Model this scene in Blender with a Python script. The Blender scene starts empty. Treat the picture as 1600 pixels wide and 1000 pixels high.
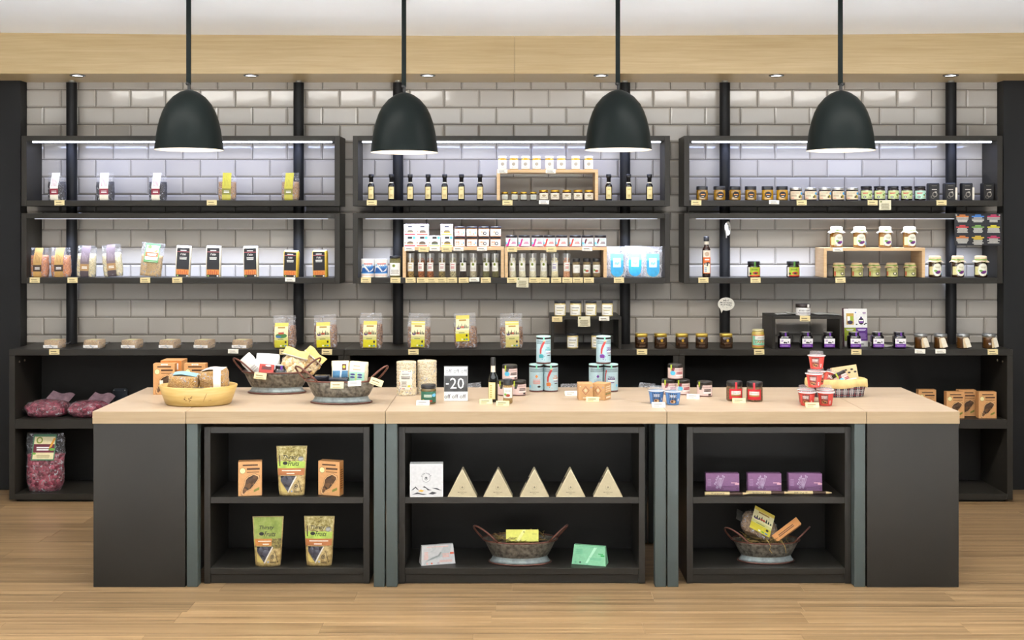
import bpy, math, random
from mathutils import Vector, Matrix, noise as mnoise
R = random.Random(7)
scene = bpy.context.scene
COL = scene.collection
# ------------------------------------------------------------------ camera
F = 1840.0                      # focal length in pixels of the 1600x1000 frame
EYE = 1.53
cam = bpy.data.cameras.new('camera'); camo = bpy.data.objects.new('camera', cam); COL.objects.link(camo)
camo.location = (0, 0, EYE); camo.rotation_euler = (math.pi/2, 0, 0)
cam.sensor_fit = 'HORIZONTAL'; cam.sensor_width = 36; cam.lens = F/1600*36; cam.shift_y = -145/1600
cam.clip_end = 60
scene.camera = camo
# ------------------------------------------------------------------ world, lights, exposure
w = bpy.data.worlds.new('world'); scene.world = w; w.use_nodes = True
bg = w.node_tree.nodes['Background']; bg.inputs[0].default_value = (1, .985, .96, 1); bg.inputs[1].default_value = .28
vs = scene.view_settings
vs.view_transform = 'Standard'; vs.look = 'None'; vs.exposure = 0.0; vs.gamma = 1.0; vs.use_curve_mapping = False
def area(name, loc, rot, sx, sy, power, color=(1, 1, 1), spread=math.pi, parent=None):
    l = bpy.data.lights.new(name, 'AREA'); l.shape = 'RECTANGLE'; l.size = sx; l.size_y = sy
    l.energy = power; l.color = color; l.spread = spread
    o = bpy.data.objects.new(name, l); COL.objects.link(o); o.location = loc; o.rotation_euler = rot
    if parent: o.parent = parent
    return o
# area lights added unseen above the frame, standing for the shop's ceiling lighting
for _x in (-1.8, 1.8): area('unseen_ceiling_light', (_x, 4.75, 2.575), (math.radians(4), 0, 0), 2.6, .35, 40, (1, .97, .92))
# added unseen lamp; its light bounces off the pale floor onto the ceiling
area('unseen_ceiling_light', (0, 1.0, 2.575), (0, 0, 0), 7.4, 4.4, 900, (.985, .985, .98), math.radians(75))
# ------------------------------------------------------------------ materials
def lin(h):
    h = h.lstrip('#'); o = []
    for i in (0, 2, 4):
        c = int(h[i:i+2], 16)/255
        o.append(c/12.92 if c <= .04045 else ((c+.055)/1.055)**2.4)
    return (o[0], o[1], o[2], 1)
_m = {}
def newmat(name):
    m = bpy.data.materials.new(name); m.use_nodes = True
    nt = m.node_tree; return m, nt, nt.nodes['Principled BSDF']
def K(hexc, rough=.45, metal=0, coat=0, var=.06, scale=90, bump=0, spec=.5):
    """plain coloured material with a little procedural variation"""
    key = (hexc, rough, metal, coat, var, scale, bump, spec)
    if key in _m: return _m[key]
    m, nt, b = newmat('finish_' + hexc.lstrip('#'))
    n = nt.nodes.new('ShaderNodeTexNoise'); n.inputs['Scale'].default_value = scale; n.inputs['Detail'].default_value = 3
    tc = nt.nodes.new('ShaderNodeTexCoord'); nt.links.new(tc.outputs['Object'], n.inputs['Vector'])
    cr = nt.nodes.new('ShaderNodeValToRGB'); c = lin(hexc)
    cr.color_ramp.elements[0].position = .3; cr.color_ramp.elements[1].position = .7
    cr.color_ramp.elements[0].color = tuple(max(0, x*(1-var)) for x in c[:3])+(1,)
    cr.color_ramp.elements[1].color = tuple(min(1, x*(1+var)) for x in c[:3])+(1,)
    nt.links.new(n.outputs['Fac'], cr.inputs['Fac']); nt.links.new(cr.outputs['Color'], b.inputs['Base Color'])
    b.inputs['Roughness'].default_value = rough; b.inputs['Metallic'].default_value = metal
    b.inputs['Coat Weight'].default_value = coat; b.inputs['Specular IOR Level'].default_value = spec; b.inputs['Coat Roughness'].default_value = .08
    if bump:
        bp = nt.nodes.new('ShaderNodeBump'); bp.inputs['Strength'].default_value = bump; bp.inputs['Distance'].default_value = .002
        nt.links.new(n.outputs['Fac'], bp.inputs['Height']); nt.links.new(bp.outputs['Normal'], b.inputs['Normal'])
    _m[key] = m; return m
def wood(name, c1, c2, stretch=(2, 40, 40), rough=.45, rnd=0, dark=None, dist=.5, sharp=0):
    m, nt, b = newmat(name)
    tc = nt.nodes.new('ShaderNodeTexCoord'); mp = nt.nodes.new('ShaderNodeMapping'); mp.inputs['Scale'].default_value = stretch
    nt.links.new(tc.outputs['Object'], mp.inputs['Vector'])
    n = nt.nodes.new('ShaderNodeTexNoise'); n.inputs['Scale'].default_value = 1; n.inputs['Detail'].default_value = 6
    n.inputs['Distortion'].default_value = dist; n.inputs['Roughness'].default_value = .65
    n.noise_dimensions = '4D'
    nt.links.new(mp.outputs['Vector'], n.inputs['Vector'])
    cr = nt.nodes.new('ShaderNodeValToRGB'); e = cr.color_ramp.elements
    e[0].position = .40 if sharp else .32; e[0].color = lin(c1); e[1].position = .62 if sharp else .68; e[1].color = lin(c2)
    if sharp: n.inputs['Detail'].default_value = 9; n.inputs['Roughness'].default_value = .72
    if dark:
        x = e.new(.31 if sharp else .2); x.color = lin(dark)
    nt.links.new(n.outputs['Fac'], cr.inputs['Fac'])
    out = cr.outputs['Color']
    if rnd:
        oi = nt.nodes.new('ShaderNodeObjectInfo'); mr = nt.nodes.new('ShaderNodeMapRange')
        nt.links.new(oi.outputs['Random'], mr.inputs['Value']); mr.inputs['To Min'].default_value = 1-rnd; mr.inputs['To Max'].default_value = 1+rnd
        mu = nt.nodes.new('ShaderNodeMath'); mu.operation = 'MULTIPLY'; mu.inputs[1].default_value = 40
        nt.links.new(oi.outputs['Random'], mu.inputs[0]); nt.links.new(mu.outputs[0], n.inputs['W'])
        hs = nt.nodes.new('ShaderNodeHueSaturation'); nt.links.new(mr.outputs['Result'], hs.inputs['Value']); nt.links.new(out, hs.inputs['Color'])
        out = hs.outputs['Color']
    nt.links.new(out, b.inputs['Base Color']); b.inputs['Roughness'].default_value = rough
    bp = nt.nodes.new('ShaderNodeBump'); bp.inputs['Strength'].default_value = .12; bp.inputs['Distance'].default_value = .001
    nt.links.new(n.outputs['Fac'], bp.inputs['Height']); nt.links.new(bp.outputs['Normal'], b.inputs['Normal'])
    return m
def grain(name, c1, c2, scale=160, rough=.5, bump=.8):
    """bulk foods: voronoi cells with two tones"""
    m, nt, b = newmat(name)
    tc = nt.nodes.new('ShaderNodeTexCoord')
    v = nt.nodes.new('ShaderNodeTexVoronoi'); v.inputs['Scale'].default_value = scale
    nt.links.new(tc.outputs['Object'], v.inputs['Vector'])
    sp = nt.nodes.new('ShaderNodeSeparateColor'); nt.links.new(v.outputs['Color'], sp.inputs[0])
    cr = nt.nodes.new('ShaderNodeValToRGB'); cr.color_ramp.elements[0].color = lin(c1); cr.color_ramp.elements[1].color = lin(c2)
    nt.links.new(sp.outputs[0], cr.inputs['Fac']); nt.links.new(cr.outputs['Color'], b.inputs['Base Color'])
    bp = nt.nodes.new('ShaderNodeBump'); bp.inputs['Strength'].default_value = bump; bp.inputs['Distance'].default_value = .004; bp.invert = True
    nt.links.new(v.outputs['Distance'], bp.inputs['Height']); nt.links.new(bp.outputs['Normal'], b.inputs['Normal'])
    b.inputs['Roughness'].default_value = rough
    return m
def clear(name, tint, base=.1, hi=.45, rough=.12, scale=25, bump=.6):
    """clear plastic film or glass: mostly see-through, creases catch the light"""
    m, nt, b = newmat(name)
    tr = nt.nodes.new('ShaderNodeBsdfTransparent'); mx = nt.nodes.new('ShaderNodeMixShader')
    n = nt.nodes.new('ShaderNodeTexNoise'); n.inputs['Scale'].default_value = scale; n.inputs['Detail'].default_value = 4; n.inputs['Distortion'].default_value = 1.2
    tc = nt.nodes.new('ShaderNodeTexCoord'); nt.links.new(tc.outputs['Object'], n.inputs['Vector'])
    mr = nt.nodes.new('ShaderNodeMapRange'); nt.links.new(n.outputs['Fac'], mr.inputs['Value'])
    mr.inputs['From Min'].default_value = .54; mr.inputs['From Max'].default_value = .74; mr.inputs['To Min'].default_value = base; mr.inputs['To Max'].default_value = hi
    b.inputs['Base Color'].default_value = lin(tint); b.inputs['Roughness'].default_value = rough
    bp = nt.nodes.new('ShaderNodeBump'); bp.inputs['Strength'].default_value = bump; bp.inputs['Distance'].default_value = .004
    nt.links.new(n.outputs['Fac'], bp.inputs['Height']); nt.links.new(bp.outputs['Normal'], b.inputs['Normal'])
    nt.links.new(mr.outputs['Result'], mx.inputs[0]); nt.links.new(tr.outputs[0], mx.inputs[1]); nt.links.new(b.outputs[0], mx.inputs[2])
    nt.links.new(mx.outputs[0], nt.nodes['Material Output'].inputs['Surface'])
    return m
def glow(name, col, strength):
    m, nt, b = newmat(name); b.inputs['Base Color'].default_value = col
    b.inputs['Emission Color'].default_value = col; b.inputs['Emission Strength'].default_value = strength
    return m
LAM = K('#2e2b26', .42, var=.12, scale=3, spec=.26)            # anthracite laminate
LAMD = K('#262421', .55, var=.08, scale=3, spec=.2)
METALG = K('#4b5350', .42, var=.03, scale=200, spec=.3)         # grey-green painted steel
POLE = K('#161617', .5, spec=.25)
BLACK = K('#141414', .35); WHITE = K('#f2f0ea', .5); CREAM = K('#e9dcb9', .6); KRAFT = K('#cf9f6a', .6); GOLD = K('#c9a640', .28, metal=.75)
SILVER = K('#c4c2ba', .3, metal=.8); INK = K('#2c2a2a', .6); GREY = K('#9a9a98', .5); RED = K('#c22a30', .5); GREEN = K('#6aa63c', .5)
TAGK = K('#e2cf9a', .7); TAGW = K('#f4efe2', .7)
OAK = wood('oak_veneer', '#b19b7f', '#bda993', (3, 60, 60), .4)
OAKF = wood('oak_fascia', '#b39a6e', '#c4ac82', (2.5, 70, 70), .32)
OAKR = wood('oak_riser', '#cfa877', '#dcbb90', (6, 6, 80), .45)
PLANK = wood('floor_oak', '#7a6143', '#ac8d66', (.7, 52, 52), .34, rnd=.13, dark='#493826', dist=.5, sharp=1)
FILM = clear('clear_film', '#eef0f6', .05, .6, .1, 55)
FILMW = clear('milky_film', '#f4f4f8', .25, .8, .12, 40)
GLASS = clear('clear_glass', '#e8ecee', .16, .34, .05, 8, .1)
# ------------------------------------------------------------------ mesh builder
class MB:
    def __init__(s): s.v = []; s.f = []; s.m = []; s.mats = []; s.sm = []
    def mi(s, m):
        if m not in s.mats: s.mats.append(m)
        return s.mats.index(m)
    def face(s, idx, m, smooth=False): s.f.append(tuple(idx)); s.m.append(s.mi(m)); s.sm.append(smooth)
    def add(s, vs): b = len(s.v); s.v += [tuple(v) for v in vs]; return b
    def box(s, x0, x1, y0, y1, z0, z1, m, c=.0012):
        """chamfered box"""
        c = min(c, abs(x1-x0)*.3, abs(y1-y0)*.3, abs(z1-z0)*.3)
        X = (x0, x1); Y = (y0, y1); Z = (z0, z1); g = (1, -1)
        def vid(i, j, k, a): return b + ((i*2+j)*2+k)*3+a
        vs = []
        for i in (0, 1):
            for j in (0, 1):
                for k in (0, 1):
                    x, y, z = X[i], Y[j], Z[k]; dx, dy, dz = c*g[i], c*g[j], c*g[k]
                    vs += [(x, y+dy, z+dz), (x+dx, y, z+dz), (x+dx, y+dy, z)]
        b = s.add(vs)
        q = [((0,0),(1,0),(1,1),(0,1))]
        for i in (0, 1):
            l = [vid(i,0,0,0), vid(i,1,0,0), vid(i,1,1,0), vid(i,0,1,0)]; s.face(l if i else l[::-1], m)
            l = [vid(0,i,0,1), vid(1,i,0,1), vid(1,i,1,1), vid(0,i,1,1)]; s.face(l[::-1] if i else l, m)
            l = [vid(0,0,i,2), vid(1,0,i,2), vid(1,1,i,2), vid(0,1,i,2)]; s.face(l if i else l[::-1], m)
        for i in (0, 1):
            for j in (0, 1):
                l = [vid(i,j,0,0), vid(i,j,1,0), vid(i,j,1,1), vid(i,j,0,1)]; s.face(l if i != j else l[::-1], m)
                l = [vid(i,0,j,0), vid(i,0,j,2), vid(i,1,j,2), vid(i,1,j,0)]; s.face(l if i == j else l[::-1], m)
                l = [vid(0,i,j,1), vid(1,i,j,1), vid(1,i,j,2), vid(0,i,j,2)]; s.face(l if i != j else l[::-1], m)
                for k in (0, 1):
                    l = [vid(i,j,k,0), vid(i,j,k,1), vid(i,j,k,2)]; s.face(l if (i+j+k) % 2 else l[::-1], m)
        return s
    def lathe(s, prof, m, seg=20, n=2, sx=1, sy=1, smooth=True, cx=0, cy=0):
        """profile [(r,z[,mat])] about z; n>2 squares the section"""
        rings = []
        for p in prof:
            r, z = p[0], p[1]
            if r < 1e-6: rings.append((s.add([(cx, cy, z)]), 1)); continue
            vs = []
            for i in range(seg):
                a = 2*math.pi*(i+.5)/seg; ca, sa = math.cos(a), math.sin(a)
                k = 1 if n == 2 else (abs(ca)**n+abs(sa)**n)**(-1/n)
                vs.append((cx+r*k*ca*sx, cy+r*k*sa*sy, z))
            rings.append((s.add(vs), seg))
        for q in range(len(rings)-1):
            (a, na), (b, nb) = rings[q], rings[q+1]
            mm = prof[q+1][2] if len(prof[q+1]) > 2 else m
            for i in range(seg):
                j = (i+1) % seg
                if na == 1 and nb == 1: continue
                if na == 1: s.face((a, b+j, b+i), mm, smooth)
                elif nb == 1: s.face((a+i, a+j, b), mm, smooth)
                else: s.face((a+i, a+j, b+j, b+i), mm, smooth)
        return s
    def loft(s, secs, m, seg=24, n=3.5, amp=0, fr=40, seed=0, caps=True):
        """secs: (z, hx, hy[, cx, cy])"""
        rs = []
        for sc in secs:
            z, hx, hy = sc[:3]; cx = sc[3] if len(sc) > 3 else 0; cy = sc[4] if len(sc) > 4 else 0
            vs = []
            for i in range(seg):
                a = 2*math.pi*(i+.5)/seg; ca, sa = math.cos(a), math.sin(a)
                k = (abs(ca)**n+abs(sa)**n)**(-1/n)
                x, y = hx*k*ca, hy*k*sa
                if amp:
                    d = mnoise.noise(Vector((x*fr+seed*3.1, y*fr, z*fr)))*amp
                    L = math.hypot(x, y)+1e-9; x += x/L*d; y += y/L*d
                vs.append((cx+x, cy+y, z))
            rs.append(s.add(vs))
        for a, b in zip(rs, rs[1:]):
            for i in range(seg):
                j = (i+1) % seg; s.face((a+i, a+j, b+j, b+i), m, True)
        if caps:
            s.face([rs[0]+i for i in range(seg)][::-1], m); s.face([rs[-1]+i for i in range(seg)], m)
        return s
    def tube(s, pts, r, m, seg=8, close=False):
        P = [Vector(p) for p in pts]; N = len(P); rs = []
        for i, p in enumerate(P):
            t = (P[(i+1) % N]-P[i-1]) if close else (P[min(i+1, N-1)]-P[max(i-1, 0)])
            t.normalize(); u = t.cross(Vector((0, 0, 1)))
            if u.length < .05: u = t.cross(Vector((1, 0, 0)))
            u.normalize(); v = t.cross(u)
            rr = r[i] if isinstance(r, (list, tuple)) else r
            rs.append(s.add([p+u*rr*math.cos(2*math.pi*k/seg)+v*rr*math.sin(2*math.pi*k/seg) for k in range(seg)]))
        pr = list(zip(rs, rs[1:]))+([(rs[-1], rs[0])] if close else [])
        for a, b in pr:
            for k in range(seg):
                j = (k+1) % seg; s.face((a+k, b+k, b+j, a+j), m, True)
        if not close:
            s.face([rs[0]+k for k in range(seg)], m); s.face([rs[-1]+k for k in range(seg)][::-1], m)
        return s
    def prism(s, poly, y0, y1, m, mside=None):
        """polygon in xz (counter-clockwise seen from -y) extruded along y"""
        n = len(poly); a = s.add([(x, y0, z) for x, z in poly]); b = s.add([(x, y1, z) for x, z in poly])
        s.face([a+i for i in range(n)], m); s.face([b+i for i in range(n)][::-1], m)
        for i in range(n):
            j = (i+1) % n; s.face((a+j, a+i, b+i, b+j), mside or m)
        return s
    def grid(s, fn, nu, nv, m, smooth=True):
        b = s.add([fn(i/nu, j/nv) for j in range(nv+1) for i in range(nu+1)])
        for j in range(nv):
            for i in range(nu):
                k = b+j*(nu+1)+i; s.face((k, k+1, k+nu+2, k+nu+1), m, smooth)
        return s
    def mesh(s, name):
        me = bpy.data.meshes.new(name); me.from_pydata(s.v, [], s.f)
        for m in s.mats: me.materials.append(m)
        me.polygons.foreach_set('material_index', s.m); me.polygons.foreach_set('use_smooth', s.sm); me.update()
        return me
# printing on surfaces: a mapping (u,v,o)->xyz and flat shapes laid on it
def flat(x0, z0, w, h, y): f = lambda u, v, o: (x0+u*w, y-o, z0+v*h); f.n = (1, 1); f.a = w/h; return f
def cyl(r, z0, h, a): 
    a = math.radians(a); f = lambda u, v, o: ((r+o)*math.sin((u-.5)*2*a), -(r+o)*math.cos((u-.5)*2*a), z0+v*h)
    f.n = (max(6, int(a*2/.18)), 1); f.a = 2*a*r/h; return f
def onprof(x0, z0, w, h, yf, nv=10): f = lambda u, v, o: (x0+u*w, yf(z0+v*h)-o, z0+v*h); f.n = (1, nv); f.a = w/h; return f
_gl = {}
def glyphs(t, bold=0, shear=0):
    k = (t, bold, shear)
    if k not in _gl:
        cu = bpy.data.curves.new('t', 'FONT'); cu.body = t; cu.size = 1; cu.resolution_u = 2; cu.offset = bold; cu.shear = shear; cu.align_x = 'CENTER'
        ob = bpy.data.objects.new('t', cu); me = bpy.data.meshes.new_from_object(ob)
        V = [(v.co.x, v.co.y) for v in me.vertices]; P = [tuple(p.vertices) for p in me.polygons]
        bpy.data.objects.remove(ob); bpy.data.curves.remove(cu); bpy.data.meshes.remove(me)
        x0 = min(v[0] for v in V); x1 = max(v[0] for v in V); y0 = min(v[1] for v in V); y1 = max(v[1] for v in V)
        _gl[k] = ([((x-(x0+x1)/2)/(x1-x0), (y-(y0+y1)/2)/(y1-y0)) for x, y in V], P, (x1-x0)/(y1-y0))
    return _gl[k]
class Print(MB):
    def __init__(s, mp): super().__init__(); s.mp = mp; s.k = 0
    def off(s): s.k += 1; return .0003+s.k*.00004
    def rect(s, u0, v0, u1, v1, m):
        nu = max(1, math.ceil((u1-u0)*s.mp.n[0])); nv = max(1, math.ceil((v1-v0)*s.mp.n[1])); o = s.off()
        s.grid(lambda a, b: s.mp(u0+(u1-u0)*a, v0+(v1-v0)*b, o), nu, nv, m); return s
    def ell(s, cu, cv, ru, rv, m, n=10):
        o = s.off(); P = []
        for i in range(n+1):
            t = -math.cos(math.pi*i/n); h = math.sqrt(max(0, 1-t*t)); P.append((cu+ru*t, cv-rv*h, cv+rv*h))
        q = max(1, math.ceil(2*rv*s.mp.n[1]))
        b = s.add([s.mp(p[0], p[1]+(p[2]-p[1])*k/q, o) for p in P for k in range(q+1)])
        for i in range(n):
            for k in range(q): c = b+(q+1)*i+k; s.face((c, c+q+1, c+q+2, c+1), m)
        return s
    def ring(s, cu, cv, ru, rv, wd, m, a0=0, a1=360, n=20):
        o = s.off(); P = []
        for i in range(n+1):
            a = math.radians(a0+(a1-a0)*i/n); P.append(s.mp(cu+ru*math.cos(a), cv+rv*math.sin(a), o)); P.append(s.mp(cu+ru*(1-wd)*math.cos(a), cv+rv*(1-wd)*math.sin(a), o))
        b = s.add(P)
        for i in range(n): s.face((b+2*i, b+2*i+2, b+2*i+3, b+2*i+1), m)
        return s
    def poly(s, pts, m):
        o = s.off()
        if s.mp.n == (1, 1):
            b = s.add([s.mp(u, v, o) for u, v in pts]); s.face([b+i for i in range(len(pts))], m); return s
        from mathutils.geometry import tessellate_polygon
        st = [[Vector((*pts[i], 0)) for i in t] for t in tessellate_polygon([[Vector((*q, 0)) for q in pts]])]; du, dv = 1.2/s.mp.n[0], 1.2/s.mp.n[1]
        while st:
            t = st.pop(); best = 1.0; e = -1
            for i in range(3):
                d = t[(i+1) % 3]-t[i]; k = max(abs(d.x)/du, abs(d.y)/dv if s.mp.n[1] > 1 else 0)
                if k > best: best = k; e = i
            if e < 0:
                b = s.add([s.mp(q.x, q.y, o) for q in t]); f = (b, b+1, b+2) if (t[1]-t[0]).cross(t[2]-t[0]).z > 0 else (b, b+2, b+1); s.face(f, m)
            else:
                p0, p1, p2 = t[e], t[(e+1) % 3], t[(e+2) % 3]; mid = (p0+p1)/2; st += [[p0, mid, p2], [mid, p1, p2]]
        return s
    def text(s, t, cu, cv, h, m, w=None, bold=0, shear=0, rot=0):
        V, P, asp = glyphs(t, bold, shear); o = s.off()
        wu = w if w else h*asp/s.mp.a
        ca, sa = math.cos(rot), math.sin(rot)
        b = s.add([s.mp(cu+x*wu*ca-y*h*sa/s.mp.a, cv+y*h*ca+x*wu*s.mp.a*sa, o) for x, y in V])
        for p in P: s.face([b+i for i in p], m)
        return s
    def lines(s, u0, v0, u1, v1, n, m, fill=.55, rag=.25, rr=None):
        rr = rr or random.Random(n*7+int(u0*100)); st = (v1-v0)/n
        for i in range(n):
            sh = rr.random()*rag*(u1-u0)/2; s.rect(u0+sh, v0+i*st, u1-sh, v0+i*st+st*fill, m)
        return s
# ------------------------------------------------------------------ objects
def obj(name, me, parent=None, loc=(0, 0, 0), rot=(0, 0, 0)):
    if isinstance(me, MB): me = me.mesh(name)
    o = bpy.data.objects.new(name, me); COL.objects.link(o); o.location = loc; o.rotation_euler = rot
    if parent: o.parent = parent
    return o
def tag(o, label, cat, group=None, kind=None):
    o['label'] = label; o['category'] = cat
    if group: o['group'] = group
    if kind: o['kind'] = kind
    return o
def thing(name, label, cat, loc=(0, 0, 0), rot=(0, 0, 0), group=None, kind=None):
    o = bpy.data.objects.new(name, None); COL.objects.link(o); o.empty_display_size = .03
    o.location = loc; o.rotation_euler = rot
    return tag(o, label, cat, group, kind)
def meshes(parts):
    """builders -> shared meshes, recursively"""
    return [(p[0], p[1].mesh(p[0]) if isinstance(p[1], MB) else p[1], meshes(p[2]) if len(p) > 2 else []) for p in parts]
def place(name, parts, label, cat, loc, rot=(0, 0, 0), group=None):
    """one thing built from (shared) part meshes, set down so that its lowest point just rests at loc"""
    ms = [me for _, me, _ in parts]
    if name != 'price_card' and min(v.co.z for me in ms for v in me.vertices) > -.002:
        if not isinstance(rot, Matrix): from mathutils import Euler; M3 = Euler(rot).to_matrix()
        lo = min((M3 @ v.co).z for me in ms for v in me.vertices)
        loc = (loc[0], loc[1], loc[2]-lo+.0006)
    if len(parts) == 1 and not parts[0][2]:
        return tag(obj(name, parts[0][1], None, loc, rot), label, cat, group)
    t = thing(name, label, cat, loc, rot, group)
    for pn, me, sub in parts:
        o = obj(pn, me, t)
        for sn, sm, _ in sub: obj(sn, sm, o)
    return t
ORD = ['leftmost', 'second from left', 'third from left', 'fourth from left', 'fifth from left', 'sixth from left', 'seventh from left', 'eighth from left', 'ninth from left', 'tenth from left', 'eleventh from left', 'twelfth from left']
def order(i, n): return 'rightmost' if i == n-1 and n > 1 else ORD[i]
def PX(px, Y): return (px-800)*Y/F
def PZ(py, Y): return EYE-(py-355)*Y/F
def YB(py, z): return F*(EYE-z)/(py-355)     # distance of a point at height z seen at row py
def row(name, parts, xs, Y, z, label, cat, group, jit=.06, rots=None):
    for i, x in enumerate(xs):
        place(name, parts, label.format(o=order(i, len(xs))), cat, (PX(x, Y), Y, z), (0, 0, (rots[i] if rots else R.uniform(-jit, jit))), group if len(xs) > 1 else None)
# ================================================================== THE SETTING
ZT = 2.384                                   # underside of the bulkhead
YW = 6.95; YBOX = 6.72; YU = 6.55            # tiled wall, fronts of shelf boxes, front of the low cabinets
# back wall (grout) and its tiles
wall = obj('wall_back', MB().box(-4.4, 4.4, YW, YW+.12, 0, 2.75, K('#4f4a43', .8, scale=30)))
tag(wall, 'back wall clad in white bevelled brick tiles with dark joints', 'wall', kind='structure')
def tile_mat():
    m, nt, b = newmat('glazed_tile')
    oi = nt.nodes.new('ShaderNodeObjectInfo'); cr = nt.nodes.new('ShaderNodeValToRGB')
    cr.color_ramp.elements[0].color = lin('#aaa399'); cr.color_ramp.elements[1].color = lin('#b4aea5')
    nt.links.new(oi.outputs['Random'], cr.inputs['Fac']); nt.links.new(cr.outputs['Color'], b.inputs['Base Color'])
    b.inputs['Roughness'].default_value = .08; b.inputs['Specular IOR Level'].default_value = .5
    n = nt.nodes.new('ShaderNodeTexNoise'); n.inputs['Scale'].default_value = 9; tc = nt.nodes.new('ShaderNodeTexCoord')
    nt.links.new(tc.outputs['Object'], n.inputs['Vector'])
    bp = nt.nodes.new('ShaderNodeBump'); bp.inputs['Strength'].default_value = .08; bp.inputs['Distance'].default_value = .01
    nt.links.new(n.outputs['Fac'], bp.inputs['Height']); nt.links.new(bp.outputs['Normal'], b.inputs['Normal'])
    return m
TILE = tile_mat()
TP, TH = .2055, .1034; XT = 2.86; ZB = .852
def tile(mb, x0, x1, z0, z1, cl=0, cr=0, cb=0, ct=0, ins=.0085):
    """bevelled tile, flat centre proud of thin edges; c* = side cut straight"""
    L = [(x0, -.002, z0), (x1, -.002, z0), (x1, -.002, z1), (x0, -.002, z1)]
    a = mb.add([(x, .003, z) for x, _, z in L]); b = mb.add(L)
    X0 = x0+(0 if cl else ins); X1 = x1-(0 if cr else ins); Z0 = z0+(0 if cb else ins); Z1 = z1-(0 if ct else ins)
    c = mb.add([(X0, -.0075, Z0), (X1, -.0075, Z0), (X1, -.0075, Z1), (X0, -.0075, Z1)])
    for i in range(4):
        j = (i+1) % 4
        mb.face((a+i, a+j, b+j, b+i), TILE); mb.face((b+i, b+j, c+j, c+i), TILE)
    mb.face((c, c+1, c+2, c+3), TILE)
    return mb
J = .0032
full = tile(MB(), -(TP-J)/2, (TP-J)/2, -(TH-J)/2, (TH-J)/2).mesh('tile')
cand = []; rest = []
zr = 2.342; k = 0
rows = []
z = zr+TH
while z > ZB:
    rows.append((z-TH, z, k)); z -= TH; k += 1
for z0, z1, k in rows:
    # row just under zr carries joints at X=-2.4556+n*TP ; others alternate by half a tile
    off = -2.4556 + (0 if k % 2 == 1 else TP/2)
    n = math.floor((-XT-off)/TP); x = off+n*TP
    while x < XT:
        a, b = x, x+TP
        ca, cb = max(a, -XT), min(b, XT); za, zb = max(z0, ZB), min(z1, ZT)
        if cb-ca > .012 and zb-za > .008:
            whole = a >= -XT and b <= XT and z0 >= ZB and z1 <= ZT
            cx, cz = (a+b)/2, (z0+z1)/2; sc = 1.0
            if 1.56 < cz < 1.69: sc -= .6
            if 1.15 < cz < 1.26 or 2.0 < cz < 2.08: sc -= .35
            for px in (-2.569, -1.245, -.665, .6595, 1.2416, 2.5616):
                if abs(cx-px) < .13: sc -= .3
            for px in (-.945, .945):
                if abs(cx-px) < .1 and cz < 2.1: sc -= .3
            if 1.24 < cz < 1.5 and -.65 < cx < .9: sc -= .4
            (cand if whole else rest).append((sc, cx, cz, ca, cb, za, zb, a, b, z0, z1))
        x += TP
cand.sort(key=lambda t: -t[0])
for t in cand[:300]:
    o = obj('tile', full, wall, (t[1], YW, t[2]), (R.uniform(-.004, .004), 0, R.uniform(-.004, .004)))
mb = MB()
for t in cand[300:]+rest:
    _, cx, cz, ca, cb, za, zb, a, b, z0, z1 = t
    tile(mb, ca+(J/2 if ca == a else 0), cb-(J/2 if cb == b else 0), za+(J/2 if za == z0 else 0), zb-(J/2 if zb == z1 else 0), ca != a, cb != b, za != z0, zb != z1)
o = obj('tile_remainder', mb, wall, (0, YW, 0)); o['kind'] = 'stuff'
# dark cladding either side of the tiles
DK = K('#212121', .55, var=.06, scale=2, spec=.25)
tag(obj('wall_left', MB().box(-4.4, -2.863, 6.86, YW, 0, ZT, DK)), 'charcoal cladding panel left of the tiled wall', 'wall', kind='structure')
tag(obj('wall_right', MB().box(2.863, 4.4, 6.86, YW, 0, ZT, DK)), 'charcoal cladding panel right of the tiled wall', 'wall', kind='structure')
# oak bulkhead in two boards
bh = thing('trim_1', 'oak veneered bulkhead running above the tiled wall', 'bulkhead', kind='structure')
obj('bulkhead_board', MB().box(-4.4, .0135, 6.547, YW, ZT, 2.66, OAKF, .0008), bh)
obj('bulkhead_board', MB().box(.0145, 4.4, 6.547, YW, ZT, 2.66, OAKF, .0008), bh)
# floor: base slab and oak planks running along x
fl = obj('floor', MB().box(-4.4, 4.4, -2.5, 7.05, -.08, -.004, K('#8d6f4d', .5)))
tag(fl, 'light oak plank floor', 'floor', kind='structure')
PW, PL = .128, 1.23
plank = MB().box(-PL/2+.0002, PL/2-.0002, -PW/2+.0003, PW/2-.0003, -.004, 0, PLANK, .0005).mesh('plank')
y = 6.925; i = 0; nplank = 0
while y > 3.45:
    off = (i*.437 + (i % 3)*.21) % PL
    x = -3.9-off
    lim = 3.6 if y > 5 else 2.9
    while x < lim+PL/2:
        if x+PL/2 > -lim and abs(x) < lim+.62:
            obj('plank', plank, fl, (x, y, 0)); nplank += 1
        x += PL
    y -= PW; i += 1
obj('bounce_floor', MB().box(-4.4, 4.4, -2.5, y+PW/2, -.004, 0, K('#e0e3e6', .5, var=.03, scale=6)), fl)['label'] = 'added pale floor out of view, bouncing light onto the ceiling'  # unseen pale floor, added to throw light up at the ceiling
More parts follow.
